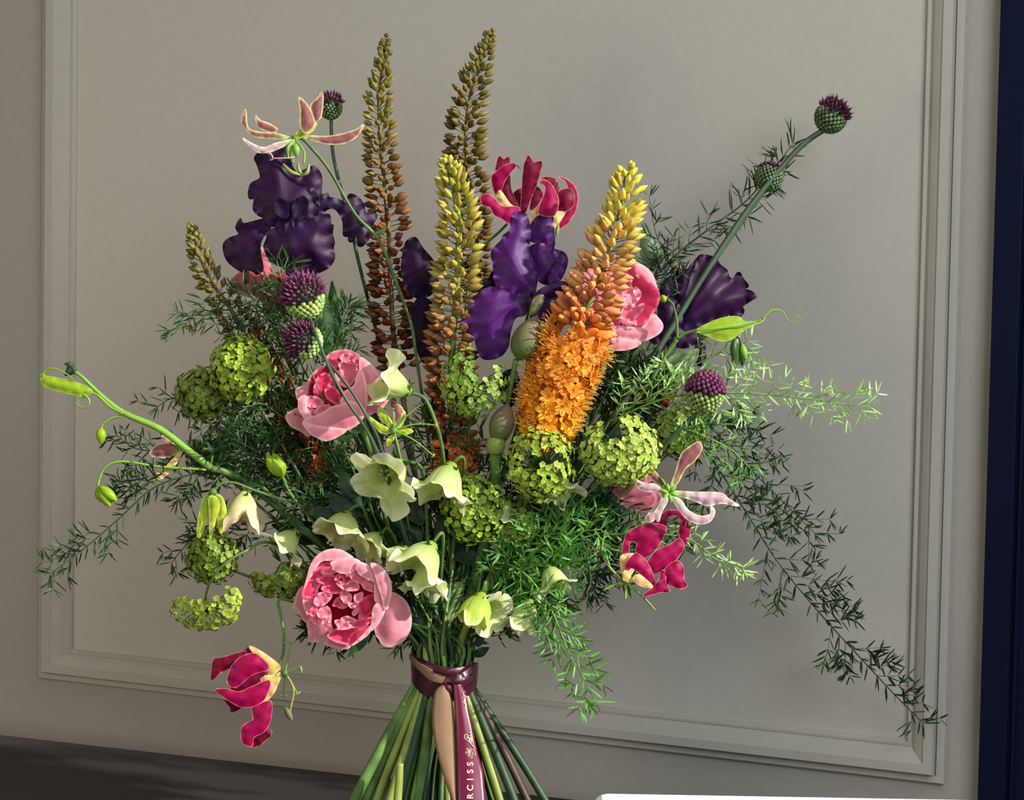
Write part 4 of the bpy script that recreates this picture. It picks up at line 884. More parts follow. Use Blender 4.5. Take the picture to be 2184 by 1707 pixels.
gp([(770, 600), (800, 500), (865, 495), (845, 540), (790, 610)], m_glc, 6, g2, TG, bs, step=4)
spindle('anther', (1186, 505, -4), (1192, 478, -4), 4, m_stem3, g2)
stem(g2, [(1160, 480, -20), (1150, 560, -60)], 3, m_stem, 4)

TR = (1000, 1100, 3.794)
g = thing('flame_lily', P(1395, 1210, 80), 'magenta flame lily at lower right, hanging upside down with cream edges', 'flower', 'flame lilies')
bs = (1250, 520)
gp([(1430, 65), (1500, 30), (1570, -20), (1640, -45), (1720, -25), (1785, 35), (1788, 140), (1750, 245), (1712, 195), (1700, 100), (1728, 50), (1690, 5), (1640, -10), (1605, 30), (1590, 95), (1520, 75)], m_gl, 66, g, TR, bs, tilt=(0, -.1))
gp([(1258, 200), (1300, 130), (1400, 82), (1520, 68), (1597, 98), (1575, 165), (1540, 235), (1480, 300), (1400, 345), (1355, 290), (1360, 220), (1300, 215), (1290, 300), (1245, 320)], m_gl, 84, g, TR, bs)
gp([(1440, 390), (1520, 285), (1620, 240), (1705, 190), (1742, 250), (1700, 330), (1640, 385), (1580, 430), (1500, 470), (1465, 450)], m_gl, 92, g, TR, bs)
gp([(1228, 400), (1232, 330), (1300, 308), (1345, 322), (1290, 390), (1270, 470), (1245, 500)], m_glc, 88, g, TR, bs)
gp([(1285, 370), (1350, 308), (1420, 355), (1470, 430), (1500, 520), (1505, 585), (1430, 510), (1340, 440), (1280, 455), (1262, 430)], m_gl, 98, g, TR, bs)
gp([(1590, 430), (1690, 368), (1735, 430), (1742, 530), (1768, 562), (1725, 592), (1640, 570), (1590, 535)], m_gl, 100, g, TR, bs, ruf=4)
gp([(1408, 658), (1480, 590), (1540, 520), (1560, 445), (1592, 470), (1592, 555), (1625, 612), (1540, 622)], m_gl, 104, g, TR, bs, ruf=3)
gp([(1245, 480), (1275, 438), (1335, 438), (1305, 490), (1325, 535), (1270, 532)], m_glc, 100, g, TR, bs)
gp([(1328, 505), (1375, 478), (1440, 525), (1492, 580), (1410, 575), (1345, 540)], m_glc, 104, g, TR, bs)
c = (1335, 1243, 90)
stamens(g, c, [(1286, 1260, 94), (1334, 1279, 96), (1351, 1261, 96), (1398, 1303, 98)], anther=0, r=3)
tube('pistil', [(1330, 1240, 90), (1300, 1210, 90), (1284, 1175, 92), (1292, 1130, 94)], [3.4, 3, 2.4, 1.2], m_stem3, g)
spindle('ovary', (1328, 1240, 88), (1318, 1252, 88), 7, m_stem3, g)
stem(g, [(1330, 1238, 80), (1290, 1215, 60), (1235, 1235, 40)], 2.6, m_stem2, 4)

TL = (60, 1060, 3.162)
g = thing('flame_lily', P(560, 1480, 70), 'crimson flame lily hanging on a thin stalk at lower left, below the big peony', 'flower', 'flame lilies')
bs = (1700, 1180)
gp([(1235, 1240), (1250, 1100), (1300, 1088), (1380, 1065), (1470, 1045), (1425, 1130), (1335, 1165), (1290, 1190)], m_gld, 66, g, TL, bs)
gp([(1325, 1370), (1420, 1405), (1432, 1425), (1372, 1455), (1362, 1420)], m_gld, 58, g, TL, bs, step=4)
gp([(1520, 1640), (1600, 1560), (1642, 1590), (1605, 1640), (1545, 1682), (1500, 1685)], m_gld, 60, g, TL, bs, step=4)
gp([(1410, 1130), (1440, 1060), (1495, 1008), (1540, 1022), (1600, 1085), (1650, 1150), (1560, 1120)], m_gld, 62, g, TL, bs)
gp([(1490, 1012), (1560, 1038), (1645, 1095), (1700, 1155), (1620, 1205), (1575, 1120)], m_glc, 70, g, TL, bs)
gp([(1345, 1250), (1370, 1150), (1430, 1085), (1520, 1058), (1585, 1100), (1622, 1160), (1530, 1192), (1480, 1222), (1400, 1285)], m_gl, 76, g, TL, bs)
gp([(1370, 1292), (1450, 1230), (1540, 1182), (1615, 1170), (1605, 1212), (1540, 1262), (1450, 1310), (1400, 1315)], m_gld, 72, g, TL, bs)
gp([(1560, 1215), (1640, 1208), (1705, 1190), (1685, 1262), (1645, 1340), (1580, 1392), (1520, 1402), (1600, 1300)], m_glc, 74, g, TL, bs)
gp([(1268, 1300), (1340, 1298), (1420, 1318), (1520, 1278), (1622, 1238), (1625, 1290), (1582, 1378), (1500, 1418), (1420, 1412), (1350, 1372), (1290, 1332)], m_gl, 84, g, TL, bs)
gp([(1520, 1500), (1510, 1430), (1560, 1400), (1635, 1378), (1642, 1450), (1622, 1540), (1582, 1592), (1520, 1622), (1512, 1682), (1470, 1672), (1440, 1640), (1445, 1552), (1505, 1512)], m_gl, 82, g, TL, bs)
c = (608, 1436, 74)
stamens(g, c, [(621, 1370, 80), (642, 1428, 84), (634, 1480, 70), (604, 1484, 66)], anther=8, r=2)
tube('pistil', [c, (626, 1470, 78), (620, 1510, 80), (616, 1532, 80)], [2.6, 2.4, 2, 2], m_stem3, g)
spindle('ovary', (600, 1433, 74), (616, 1440, 76), 8, m_stem, g)
spindle('anther', (608, 1508, 80), (624, 1540, 80), 7, m_spathe, g)
stem(g, [(594, 1420, 72), (604, 1392, 72), (605, 1350, 70), (596, 1300, 66), (594, 1286, 60), (612, 1280, 50)], 3, m_stem, 4)

TP = (360, 160, 3.162)
g = thing('flame_lily', P(630, 295, 60), 'faded pink and lime flame lily at the top left, nodding above the dark iris', 'flower', 'flame lilies')
bs = (850, 425)
gp([(585, 270), (615, 305), (690, 335), (745, 382), (660, 378), (600, 342)], m_glp, 40, g, TP, bs, step=4, dome=5)
gp([(958, 205), (1000, 160), (1038, 118), (1036, 230), (1018, 295), (968, 325), (972, 270)], m_glp, 44, g, TP, bs, step=5, dome=5)
gp([(490, 310), (517, 232), (527, 330), (550, 368), (620, 388), (725, 395), (835, 432), (700, 428), (580, 415), (525, 370)], m_glp, 52, g, TP, bs, step=4, dome=5)
gp([(900, 410), (1050, 415), (1160, 400), (1260, 370), (1312, 338), (1270, 412), (1190, 458), (1080, 466), (960, 436)], m_glp, 56, g, TP, bs, step=4, dome=5)
gp([(835, 425), (870, 385), (920, 350), (995, 325), (965, 380), (880, 425)], m_glg, 60, g, TP, bs, step=4, dome=5)
gp([(880, 152), (940, 210), (976, 290), (982, 340), (920, 392), (888, 340), (888, 240)], m_glp, 66, g, TP, bs, step=5, dome=6)
gp([(500, 428), (560, 462), (640, 490), (720, 462), (835, 436), (800, 468), (700, 512), (620, 524), (560, 492)], m_glw, 62, g, TP, bs, step=4, dome=5)
tube('petal_tip', [(557, 322, 62), (575, 326, 62), (582, 338, 60), (576, 342, 60)], [3, 2, 1.6, 1], m_glw, g)
c = (629, 296, 62)
for t_ in [(616, 340, 74), (627, 348, 78), (648, 350, 78), (612, 336, 60)]:
    tube('stamen', [c, ((c[0]+t_[0])/2-(8 if t_[0] < 629 else -10), (c[1]+t_[1])/2, 72), t_], [2.2, 2.2, 2], m_stemb, g, n=5)
for a, b_, m_ in [((604, 350, 74), (642, 374, 76), (620, 366, 84)), ((636, 348, 74), (646, 372, 76), (638, 364, 78)), ((640, 376, 76), (659, 350, 76), (655, 368, 82))]:
    tube('anther', [a, m_, b_], [2.4, 4.4, 2.2], m_stem3, g, n=5)
spindle('ovary', (629, 306, 70), (634, 336, 76), 8, m_stemb, g)
tube('pistil', [(634, 334, 70), (616, 337, 84), (582, 338, 84)], [1.6, 1.6, 1.4], m_glw, g)
spindle('receptacle', (622, 290, 60), (638, 300, 60), 6, m_stem, g)
tube('twig', [(802, 500, 0), (822, 488, -2), (814, 500, 0)], [5, 3, 4], m_stem, g)
stem(g, [(640, 294, 58), (656, 306, 58), (702, 362, 50), (756, 455, 30), (808, 512, 5), (844, 600, 0), (876, 690, 0), (888, 760, -10)], 3.6, m_stem, 5)

TQ = (1040, 760, 3.162)
g = thing('flame_lily', P(1425, 1050, 110), 'pale lilac flame lily with a green centre at right, above the magenta one', 'flower', 'flame lilies')
bs = (1225, 925)
gp([(1190, 865), (1100, 745), (1070, 780), (1145, 860)], m_glp, 90, g, TQ, bs, step=4, dome=4)
gp([(1180, 950), (1110, 1035), (1065, 1095), (1112, 1115), (1165, 1020)], m_glw, 98, g, TQ, bs, step=4, dome=4)
gp([(1195, 915), (1130, 865), (1060, 860), (988, 828), (1008, 880), (1060, 908), (1150, 918)], m_glw, 112, g, TQ, bs, step=4, dome=6)
gp([(1232, 890), (1268, 785), (1308, 660), (1368, 608), (1422, 578), (1446, 622), (1400, 702), (1332, 762), (1282, 855)], m_glp, 108, g, TQ, bs, step=5, dome=6)
gp([(1255, 912), (1400, 918), (1570, 923), (1622, 960), (1692, 1010), (1580, 992), (1480, 1008), (1380, 968), (1270, 938)], m_glw, 114, g, TQ, bs, step=4.5, dome=6, ruf=2)
gp([(1245, 950), (1300, 968), (1352, 1038), (1430, 1078), (1498, 1068), (1508, 1015), (1532, 1050), (1502, 1112), (1430, 1132), (1350, 1102), (1288, 1032)], m_glw, 118, g, TQ, bs, step=4.5, dome=6)
gp([(1190, 945), (1215, 970), (1175, 1050), (1150, 1118), (1128, 1060), (1160, 1000)], m_glw, 120, g, TQ, bs, step=4, dome=5)
for a in range(6):
    q = a*1.047+.3; spindle('receptacle', (1427, 1051, 116), (1427+22*math.cos(q), 1052+22*math.sin(q), 120), 5, m_stemb, g)
stem(g, [(1424, 1046, 108), (1406, 1018, 90), (1370, 1020, 50)], 3, m_stemb, 4)

g = thing('flame_lily', P(842, 920, 110), 'green flame lily seen from behind near the centre, thin stamens spread like spokes', 'flower', 'flame lilies')
c = (840, 918, 112)
T9 = (560, 680, 3.162)
for q, m_ in [([(780, 620), (800, 600), (860, 680), (895, 740), (860, 730), (810, 690)], m_glg), ([(865, 600), (860, 545), (900, 570), (945, 610), (930, 680), (900, 720), (890, 640)], m_glp), ([(890, 750), (960, 735), (1015, 760), (960, 780), (900, 775)], m_glg), ([(870, 770), (800, 770), (740, 700), (720, 660), (790, 710), (870, 750)], m_glg), ([(905, 735), (940, 660), (950, 620), (965, 660), (930, 730)], m_glg), ([(880, 780), (840, 820), (850, 860), (890, 800)], m_glg)]:
    gp(q, m_, 108, g, T9, (890, 760), step=4, dome=4)
stamens(g, c, [(900, 862, 118), (930, 907, 118), (924, 972, 122), (856, 984, 122), (838, 872, 118)], anther=5, r=2)
spindle('receptacle', (832, 914, 110), (850, 924, 112), 9, m_stem, g)
stem(g, [(838, 920, 104), (850, 980, 60)], 3, m_stem, 4)
g = thing('flame_lily', P(452, 1060, 80), 'half-open lime flame lily drooping at left, beside the blush bell', 'flower bud', 'flame lilies')
TB = (60, 600, 3.162)
bs = (1240, 1430)
for q, z in [([(1200, 1440), (1170, 1500), (1150, 1600), (1140, 1700), (1160, 1725), (1200, 1620), (1235, 1500)], 74), ([(1220, 1470), (1250, 1450), (1290, 1500), (1262, 1620), (1240, 1700), (1225, 1725), (1225, 1600)], 84), ([(1260, 1440), (1310, 1460), (1335, 1550), (1325, 1650), (1300, 1700), (1280, 1620), (1290, 1520)], 80), ([(1210, 1440), (1250, 1430), (1270, 1500), (1230, 1560), (1200, 1540)], 68)]:
    gp(q, m_glg, z, g, TB, bs, step=4, dome=8, ruf=.8)
spindle('receptacle', (446, 1044, 78), (464, 1058, 80), 9, m_stem, g)
tube('stalk', [(456, 1048, 78), (472, 1032, 76), (500, 1030, 70), (540, 1045, 60), (590, 1062, 40)], 2.8, m_stem, g)
stem(g, [(590, 1062, 40), (680, 1100, 0)], 3, m_stem, 4)
g = thing('flame_lily', P(350, 970, 50), 'small withered dusky pink flame lily at left beneath the arching green stalk', 'flower', 'flame lilies')
gp([(825, 1172), (862, 1110), (960, 1092), (1032, 1110), (1000, 1162), (920, 1188)], m_glp, 46, g, TB, (1050, 1130), step=5)
gp([(915, 1070), (905, 1040), (940, 1065), (1000, 1090), (960, 1100)], m_glp, 44, g, TB, (1050, 1130), step=4)
gp([(800, 1355), (850, 1310), (920, 1260), (1000, 1175), (1040, 1145), (1000, 1230), (930, 1310), (850, 1360)], m_glc, 48, g, TB, (1050, 1130), step=4.5)
stem(g, [(392, 958, 40), (470, 1000, 10)], 2.4, m_stem, 4)

# arching green flame lily stalk at far left with buds and a curled leaf
g = thing('flame_lily_stalk', P(240, 880, 70), 'long arching green stalk reaching the far left, with buds and a curled leaf', 'stalk', 'flame lily stalks')
tube('stalk', [(142, 786, 72), (170, 800, 72), (210, 838, 72), (262, 880, 70), (340, 915, 66), (400, 960, 60), (450, 998, 50)], [2.6, 3.6, 4.4, 6.4, 7.2, 7.6, 8], m_stemb, g, seg=8)
tube('twig', [(262, 882, 72), (235, 868, 74), (210, 845, 76), (192, 836, 76)], [5, 3.6, 3, 2.6], m_stemb, g)
lf = petal('leaf', [(88, 800), (90, 818), (110, 830), (150, 840), (170, 845), (196, 838), (190, 828), (160, 815), (120, 806), (98, 802)], m_leafl, g, 74, base=(196, 836), dome=9, ruf=1, step=5)
tube('tendril', [(90, 802, 74), (98, 790, 76), (112, 786, 78), (136, 794, 80), (160, 812, 80)], [2.6, 2, 1.8, 1.4, .8], m_leafl, lf)
tube('tendril', [(178, 842, 76), (188, 850, 78), (190, 862, 78), (178, 870, 76), (166, 864, 74), (170, 852, 74), (182, 846, 76)], [3, 2.6, 2.2, 1.8, 1.4, 1.2, .8], m_stemb, lf)
bq = spindle('bud', (160, 782, 72), (138, 802, 74), 9, m_stem2, g, .4)
for k in range(4): spindle('sepal', (158, 778, 74+k), (136+k*7, 776+k*8, 78), 5, m_stem2, g)
tube('twig', [(258, 888, 70), (236, 893, 70), (220, 904, 70), (216, 918, 70)], [3, 2.4, 2, 2], m_stemb, g)
spindle('bud', (216, 912, 70), (215, 948, 72), 11, m_leafl, g, .45, label='small lime bud')
tube('twig', [(440, 1002, 52), (340, 996, 60), (260, 985, 66), (222, 1000, 68), (208, 1038, 70)], [3, 3, 3, 2.8, 2.6], m_stemb, g)
for k, (a, b_) in enumerate([((206, 1040), (222, 1072)), ((208, 1038), (236, 1082)), ((212, 1036), (250, 1070))]): spindle('bud', (*a, 70+k*4), (*b_, 74+k*4), 11, m_leafl, g, .5)
stem(g, [(450, 998, 50), (540, 1040, 20)], 8, m_stem, 8)

# tendrilled leaf at right with bud
g = thing('flame_lily_stalk', P(1440, 730, 60), 'green stalk at right bearing one lime leaf that ends in a curling tendril', 'stalk', 'flame lily stalks')
lf = petal('leaf', [(1250, 995), (1320, 950), (1400, 910), (1550, 850), (1700, 822), (1800, 830), (1860, 880), (1950, 890), (2060, 880), (2130, 840), (2090, 890), (2000, 925), (1900, 975), (1800, 1040), (1700, 1115), (1600, 1138), (1500, 1122), (1400, 1072), (1300, 1040)], m_leafl, g, 62, T3, (1250, 1000), dome=8, ruf=.8, tilt=(0, .15))
tube('tendril', [(1626, 681, 64), (1640, 666, 64), (1650, 661, 62), (1668, 664, 60), (1680, 682, 60), (1692, 688, 60), (1704, 684, 60), (1705, 676, 60), (1697, 673, 60), (1692, 679, 60)], [3, 2, 1.6, 1.2, 1, 1, 1, 1, 1, .8], m_leafl, lf)
tube('midrib', [(1486, 705, 74), (1540, 700, 76), (1590, 692, 74), (1624, 682, 68)], [1.4, 1.4, 1.2, .8], m_stemb, lf)
tube('twig', [(1446, 722, 60), (1460, 712, 60), (1486, 704, 62)], [4, 4, 3], m_stem, g)
tube('twig', [(1444, 724, 60), (1444, 690, 62), (1436, 652, 64), (1424, 638, 64)], [3.6, 3, 2.6, 2.4], m_stem, g)
spindle('bud', (1424, 634, 64), (1408, 640, 66), 9, m_leafl, g, .6)
tube('stalk', [(1444, 724, 60), (1420, 758, 50), (1390, 810, 40)], [5, 5, 5], m_stem, g)
stem(g, [(1390, 810, 40), (1300, 930, 10)], 4, m_stem, 5)
g = thing('flame_lily_stalk', P(1575, 740, 50), 'drooping folded green bud cluster just below the lime leaf at right', 'flower bud', 'flame lily stalks')
tube('twig', [(1566, 716, 50), (1576, 722, 52), (1580, 734, 54)], [2, 2.4, 2.4], m_stem2, g)
for k, (a, b_) in enumerate([((1578, 732), (1570, 780)), ((1580, 732), (1584, 782)), ((1582, 732), (1590, 768)), ((1566, 720), (1564, 770))]): spindle('bud', (*a, 50+k*4), (*b_, 52+k*4), 8, m_leaf if k % 2 else m_stemb, g, .5)
stem(g, [(1566, 716, 48), (1555, 800, 30), (1500, 900, 0)], 2.4, m_stem, 3)

# ------------------------------------------------------------------ cream bells
BG = 'cream-green bell flowers'
def bells(label, lst, st, loc=None, cat='flower', extra=None):
    root = thing('bellflower', P(*(loc or lst[0][0])), label, cat, BG)
    for i, q in enumerate(lst): bell(root, *q[:4], **(q[4] if len(q) > 4 else {}))
    stem(root, st, 4, m_stem, 5)
    return root
bells('cream-green bell beside the side-on peony, petals flaring left, highest bell', [((876, 838, 130), (806, 806, 150), 47, m_bell, dict(seed=3, ruf=.12, flare=1.4))], [(876, 838, 126), (905, 850, 122), (925, 890, 118), (942, 950, 100), (950, 1040, 40)])
b8 = bells('open cream-green bell facing the viewer, yellow stamens inside', [((858, 985, 110), (806, 1038, 168), 54, m_bell, dict(seed=5, ruf=.08, flare=1.5, tub=.6))], [(858, 985, 108), (890, 990, 100), (905, 1020, 80), (910, 1100, 30)])
for k in range(6):
    a = k*1.05; tube('stamen', [(822, 1012, 140), (818+12*math.cos(a), 1014+12*math.sin(a), 160)], [1.4, 3], m_stem3, b8, n=2)
bells('cream-green bell nodding at the centre under a curved stalk', [((966, 988, 120), (934, 1066, 145), 50, m_bell, dict(seed=7, ruf=.10, flare=1.1, tub=.7))], [(966, 988, 116), (985, 975, 112), (990, 1000, 90), (975, 1100, 40)])
bells('dull cream bell above the big low peony, left one of two', [((742, 1092, 80), (722, 1150, 104), 48, m_bell, dict(seed=9, ruf=.10, flare=1.1, tub=.7))], [(742, 1092, 76), (770, 1080, 60), (800, 1140, 20)])
bells('shaded cream bell above the big low peony, right one of two', [((812, 1140, 60), (772, 1176, 90), 40, m_bell, dict(seed=11, ruf=.06, flare=1.2))], [(812, 1140, 56), (830, 1130, 40), (860, 1200, 10)])
bells('pair of cream-green bells one above the other, right of the big low peony', [((925, 1158, 120), (878, 1226, 146), 52, m_bell, dict(seed=13, ruf=.12, flare=1.0, tub=.75)), ((918, 1190, 108), (902, 1272, 128), 40, m_bell, dict(seed=14, ruf=.10, flare=1.2, calyx=False)), ((868, 1168, 80), (830, 1200, 96), 34, m_bell, dict(seed=15))],
      [(925, 1156, 116), (945, 1142, 100), (940, 1250, 40)])
bells('closed lime-striped bell low in the centre above the ribbon', [((1030, 1264, 120), (1004, 1334, 138), 38, m_bellg, dict(seed=17, ruf=.08, flare=.5, tub=.85))], [(1030, 1262, 116), (1035, 1245, 110), (1020, 1330, 50)])
bells('pale bell turned sideways, right of the lime-striped one', [((1026, 1296, 90), (1056, 1314, 122), 38, m_bell, dict(seed=19, ruf=.05, flare=1.3, calyx=False, style=False))], [(1026, 1296, 88), (1015, 1350, 50)])
bells('blush-edged cream bell at left next to the drooping lime flame lily', [((524, 1046, 50), (512, 1126, 66), 40, m_bellp, dict(seed=21, ruf=.12, flare=.7, tub=.8))], [(524, 1046, 46), (560, 1040, 40), (640, 1120, 0)])
bells('pale bell at left between blush bell and big low peony', [((634, 1132, 40), (592, 1178, 58), 42, m_bell, dict(seed=23, ruf=.10, flare=1.2))], [(634, 1132, 36), (680, 1160, 10)])
bells('white bell peeking out beneath the ring-shaped snowball head', [((1184, 1008, 80), (1206, 1064, 108), 34, m_bell, dict(seed=25, ruf=.10, flare=1.2))], [(1184, 1008, 76), (1160, 1080, 30)])
bells('pale bell behind bright fern, right of centre', [((1168, 1206, 70), (1190, 1262, 88), 42, m_bell, dict(seed=27, ruf=.06))], [(1168, 1206, 66), (1120, 1260, 30)])
bells('greenish white bell behind the bright hanging fern, lowest of the bells', [((1132, 1278, 74), (1108, 1352, 92), 34, m_bell, dict(seed=29, ruf=.08, flare=1.1, tub=.8))], [(1132, 1276, 70), (1080, 1330, 40)])
bells('small pale bell tucked under the dark centre foliage', [((1085, 1060, 50), (1062, 1120, 66), 30, m_bell, dict(seed=31))], [(1085, 1060, 46), (1040, 1150, 20)])
g = thing('bellflower', P(585, 990, 60), 'closed lime green bell bud left of centre below the peony', 'flower bud', BG)
for k in range(5):
    a = k*1.257; spindle('petal', (602+4*math.cos(a), 1016+3*math.sin(a), 60+6*math.sin(a)), (578+13*math.cos(a), 972+7*math.sin(a), 66+10*math.sin(a)), 12, m_leafl, g, .5)
stem(g, [(602, 1016, 56), (640, 1080, 30)], 3, m_stem, 4)

# ------------------------------------------------------------------ ferns
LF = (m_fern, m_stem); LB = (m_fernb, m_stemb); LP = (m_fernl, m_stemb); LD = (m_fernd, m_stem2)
fern([(1050, 1190, -10), (1120, 1225, 80), (1175, 1300, 120), (1212, 1390, 124), (1250, 1455, 122), (1268, 1495, 118)], 'bright green fern frond hanging down right of the ribbon', LB, (50, 84), 38, 4.0, 1, 1.25, tip=.55)
fern([(1300, 900, 20), (1420, 850, 44), (1560, 838, 62), (1700, 848, 66), (1800, 862, 62), (1856, 868, 58)], 'sunlit pale green fern frond pointing right, farthest tip', LP, (60, 100), 30, 3.4, 2, 1.1, tip=.42)
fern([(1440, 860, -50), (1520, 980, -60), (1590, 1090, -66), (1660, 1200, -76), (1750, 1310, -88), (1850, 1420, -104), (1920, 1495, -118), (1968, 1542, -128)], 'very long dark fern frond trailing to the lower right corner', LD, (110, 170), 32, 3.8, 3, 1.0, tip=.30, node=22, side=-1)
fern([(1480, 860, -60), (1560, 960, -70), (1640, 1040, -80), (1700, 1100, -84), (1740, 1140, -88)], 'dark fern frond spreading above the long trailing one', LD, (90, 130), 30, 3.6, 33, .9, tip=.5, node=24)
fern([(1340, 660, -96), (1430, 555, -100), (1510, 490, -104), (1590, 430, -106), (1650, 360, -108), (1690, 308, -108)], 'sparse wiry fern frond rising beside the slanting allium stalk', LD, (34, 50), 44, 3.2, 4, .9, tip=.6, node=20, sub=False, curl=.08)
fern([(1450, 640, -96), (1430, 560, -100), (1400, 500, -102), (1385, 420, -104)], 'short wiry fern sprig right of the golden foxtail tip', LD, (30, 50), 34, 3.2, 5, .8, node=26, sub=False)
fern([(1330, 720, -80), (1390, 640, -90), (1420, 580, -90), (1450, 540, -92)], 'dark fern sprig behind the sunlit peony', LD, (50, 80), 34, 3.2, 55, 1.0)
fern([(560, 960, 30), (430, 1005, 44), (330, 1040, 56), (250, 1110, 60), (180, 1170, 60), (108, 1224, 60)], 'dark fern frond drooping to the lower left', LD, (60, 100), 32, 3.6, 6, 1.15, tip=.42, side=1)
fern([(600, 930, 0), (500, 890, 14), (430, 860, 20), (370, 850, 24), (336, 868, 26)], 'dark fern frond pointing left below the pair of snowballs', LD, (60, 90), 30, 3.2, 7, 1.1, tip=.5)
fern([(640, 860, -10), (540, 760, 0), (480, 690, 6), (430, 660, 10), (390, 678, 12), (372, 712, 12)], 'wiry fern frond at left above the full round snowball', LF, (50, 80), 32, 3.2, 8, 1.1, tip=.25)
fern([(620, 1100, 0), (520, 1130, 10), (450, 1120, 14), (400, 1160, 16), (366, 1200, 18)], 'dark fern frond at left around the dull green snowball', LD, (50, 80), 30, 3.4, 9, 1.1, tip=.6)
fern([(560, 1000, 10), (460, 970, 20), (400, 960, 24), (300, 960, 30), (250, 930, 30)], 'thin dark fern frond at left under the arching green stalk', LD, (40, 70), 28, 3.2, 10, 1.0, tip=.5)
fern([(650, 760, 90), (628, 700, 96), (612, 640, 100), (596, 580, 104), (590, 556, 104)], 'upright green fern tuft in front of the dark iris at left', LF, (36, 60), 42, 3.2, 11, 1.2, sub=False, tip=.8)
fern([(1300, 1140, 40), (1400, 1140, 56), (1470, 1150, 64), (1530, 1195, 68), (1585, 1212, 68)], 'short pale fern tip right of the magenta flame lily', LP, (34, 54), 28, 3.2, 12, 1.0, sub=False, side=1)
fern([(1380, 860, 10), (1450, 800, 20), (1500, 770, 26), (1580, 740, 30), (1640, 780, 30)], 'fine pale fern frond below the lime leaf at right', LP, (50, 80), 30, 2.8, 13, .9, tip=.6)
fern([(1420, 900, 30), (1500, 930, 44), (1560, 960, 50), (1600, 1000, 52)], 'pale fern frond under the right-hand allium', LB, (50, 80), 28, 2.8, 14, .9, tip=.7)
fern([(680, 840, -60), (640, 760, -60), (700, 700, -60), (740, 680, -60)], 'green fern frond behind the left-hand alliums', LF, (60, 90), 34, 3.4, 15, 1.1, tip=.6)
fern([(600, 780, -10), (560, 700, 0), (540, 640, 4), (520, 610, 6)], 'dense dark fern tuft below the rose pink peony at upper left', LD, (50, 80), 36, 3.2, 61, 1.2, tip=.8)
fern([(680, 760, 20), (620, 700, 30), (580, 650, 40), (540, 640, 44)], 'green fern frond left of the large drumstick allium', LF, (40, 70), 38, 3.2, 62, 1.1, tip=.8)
fern([(700, 800, -20), (720, 720, -16), (740, 660, -16)], 'green fern sprig behind the lower left allium', LF, (50, 80), 38, 3.2, 63, 1.0, tip=.8)
rn = random.Random(5)
wher = [('dark fern frond left of centre beside the lime bell bud', (680, 1080), (540, 960)), ('dark fern frond behind the arching stalk, close to the bouquet', (620, 1020), (480, 940)), ('dark fern frond crossing under the side-on peony', (740, 1000), (590, 950)), ('green fern frond above the dark leaves at left', (720, 1080), (600, 1080)),
        ('front fern frond over the middle of the stems', (950, 1380), (960, 1230)), ('front fern frond right of the low bell pair', (960, 1330), (1020, 1190)), ('green fern frond below the nodding centre bell', (940, 1260), (900, 1120)), ('green fern frond just left of the low bell pair', (900, 1240), (800, 1130)),
        ('fern frond right of the withered iris bud', (1040, 1200), (1090, 1050)), ('fern frond beneath the centre snowball', (980, 1120), (1030, 940)), ('bright fern frond in the middle, right of the shaded snowball', (1060, 1230), (1200, 1090)), ('fern frond left of the open bell, over the dark leaves', (800, 1120), (690, 1030)),
        ('green fern frond above the dull cream bell', (800, 1110), (700, 1060)), ('fern frond above the ribbon at the left', (900, 1390), (890, 1300)), ('bright fern frond beside the magenta lily, left of it', (1120, 1200), (1280, 1130)), ('fern frond right of the orange florets, high', (1260, 900), (1320, 780)),
        ('green fern frond above the notched snowball', (1280, 900), (1400, 850)), ('fern frond crossing below the notched snowball', (1140, 1120), (1290, 1060)),('fern frond filling the dark centre, above the nodding bell', (1000, 1120), (900, 900)), ('fern frond filling the gap left of the open bell', (880, 1150), (700, 1000)), ('fern frond behind the bells, low in the centre', (960, 1300), (820, 1180)),
        ('fern frond right of centre under the lime snowball', (1100, 1150), (1340, 1060)), ('fern frond between the ring-shaped snowball and the magenta lily', (1100, 1180), (1300, 1160)), ('dark fern frond right of the orange florets', (1260, 960), (1420, 780)),
        ('fern frond behind the sunlit peony foot', (1290, 900), (1370, 770)), ('dark fern frond left of the low peony', (760, 1250), (600, 1200)), ('fern frond under the big low peony', (900, 1300), (700, 1360)),
        ('dark fern frond left of the side-on peony', (680, 960), (560, 860)), ('fern frond under the side-on peony', (760, 1060), (640, 980)), ('fern frond above the low bell pair', (960, 1150), (860, 1100)), ('bright fern frond right of the lime-striped bell', (1080, 1300), (1230, 1190)),
        ('dark fern frond above the ribbon on the right', (1010, 1380), (1180, 1250)), ('fern frond in shade right of the magenta lily foot', (1200, 1210), (1340, 1250)), ('dark fern frond behind the hanging magenta lily', (1250, 1150), (1460, 1120)), ('fern frond behind the left foxtail foot', (760, 980), (720, 820)),
        ('fern frond low at centre left over the stems', (930, 1360), (860, 1290)), ('fern frond behind the ring-shaped snowball', (1120, 1120), (1250, 930)), ('dark fern frond between left snowballs', (640, 1000), (470, 900)), ('bright fern frond in front of the centre right stems', (1060, 1260), (1150, 1130))]
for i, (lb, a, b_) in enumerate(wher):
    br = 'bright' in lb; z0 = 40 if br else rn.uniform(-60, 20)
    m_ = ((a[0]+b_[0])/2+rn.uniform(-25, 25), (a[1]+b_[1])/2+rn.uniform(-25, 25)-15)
    fern([(*a, z0-30), (*m_, z0), (*b_, z0+25)], lb, LB if br else (LF if i % 2 else LD), (60, 95), 34, 4.0, 100+i, 1.25, tip=.7, spread=1.2)

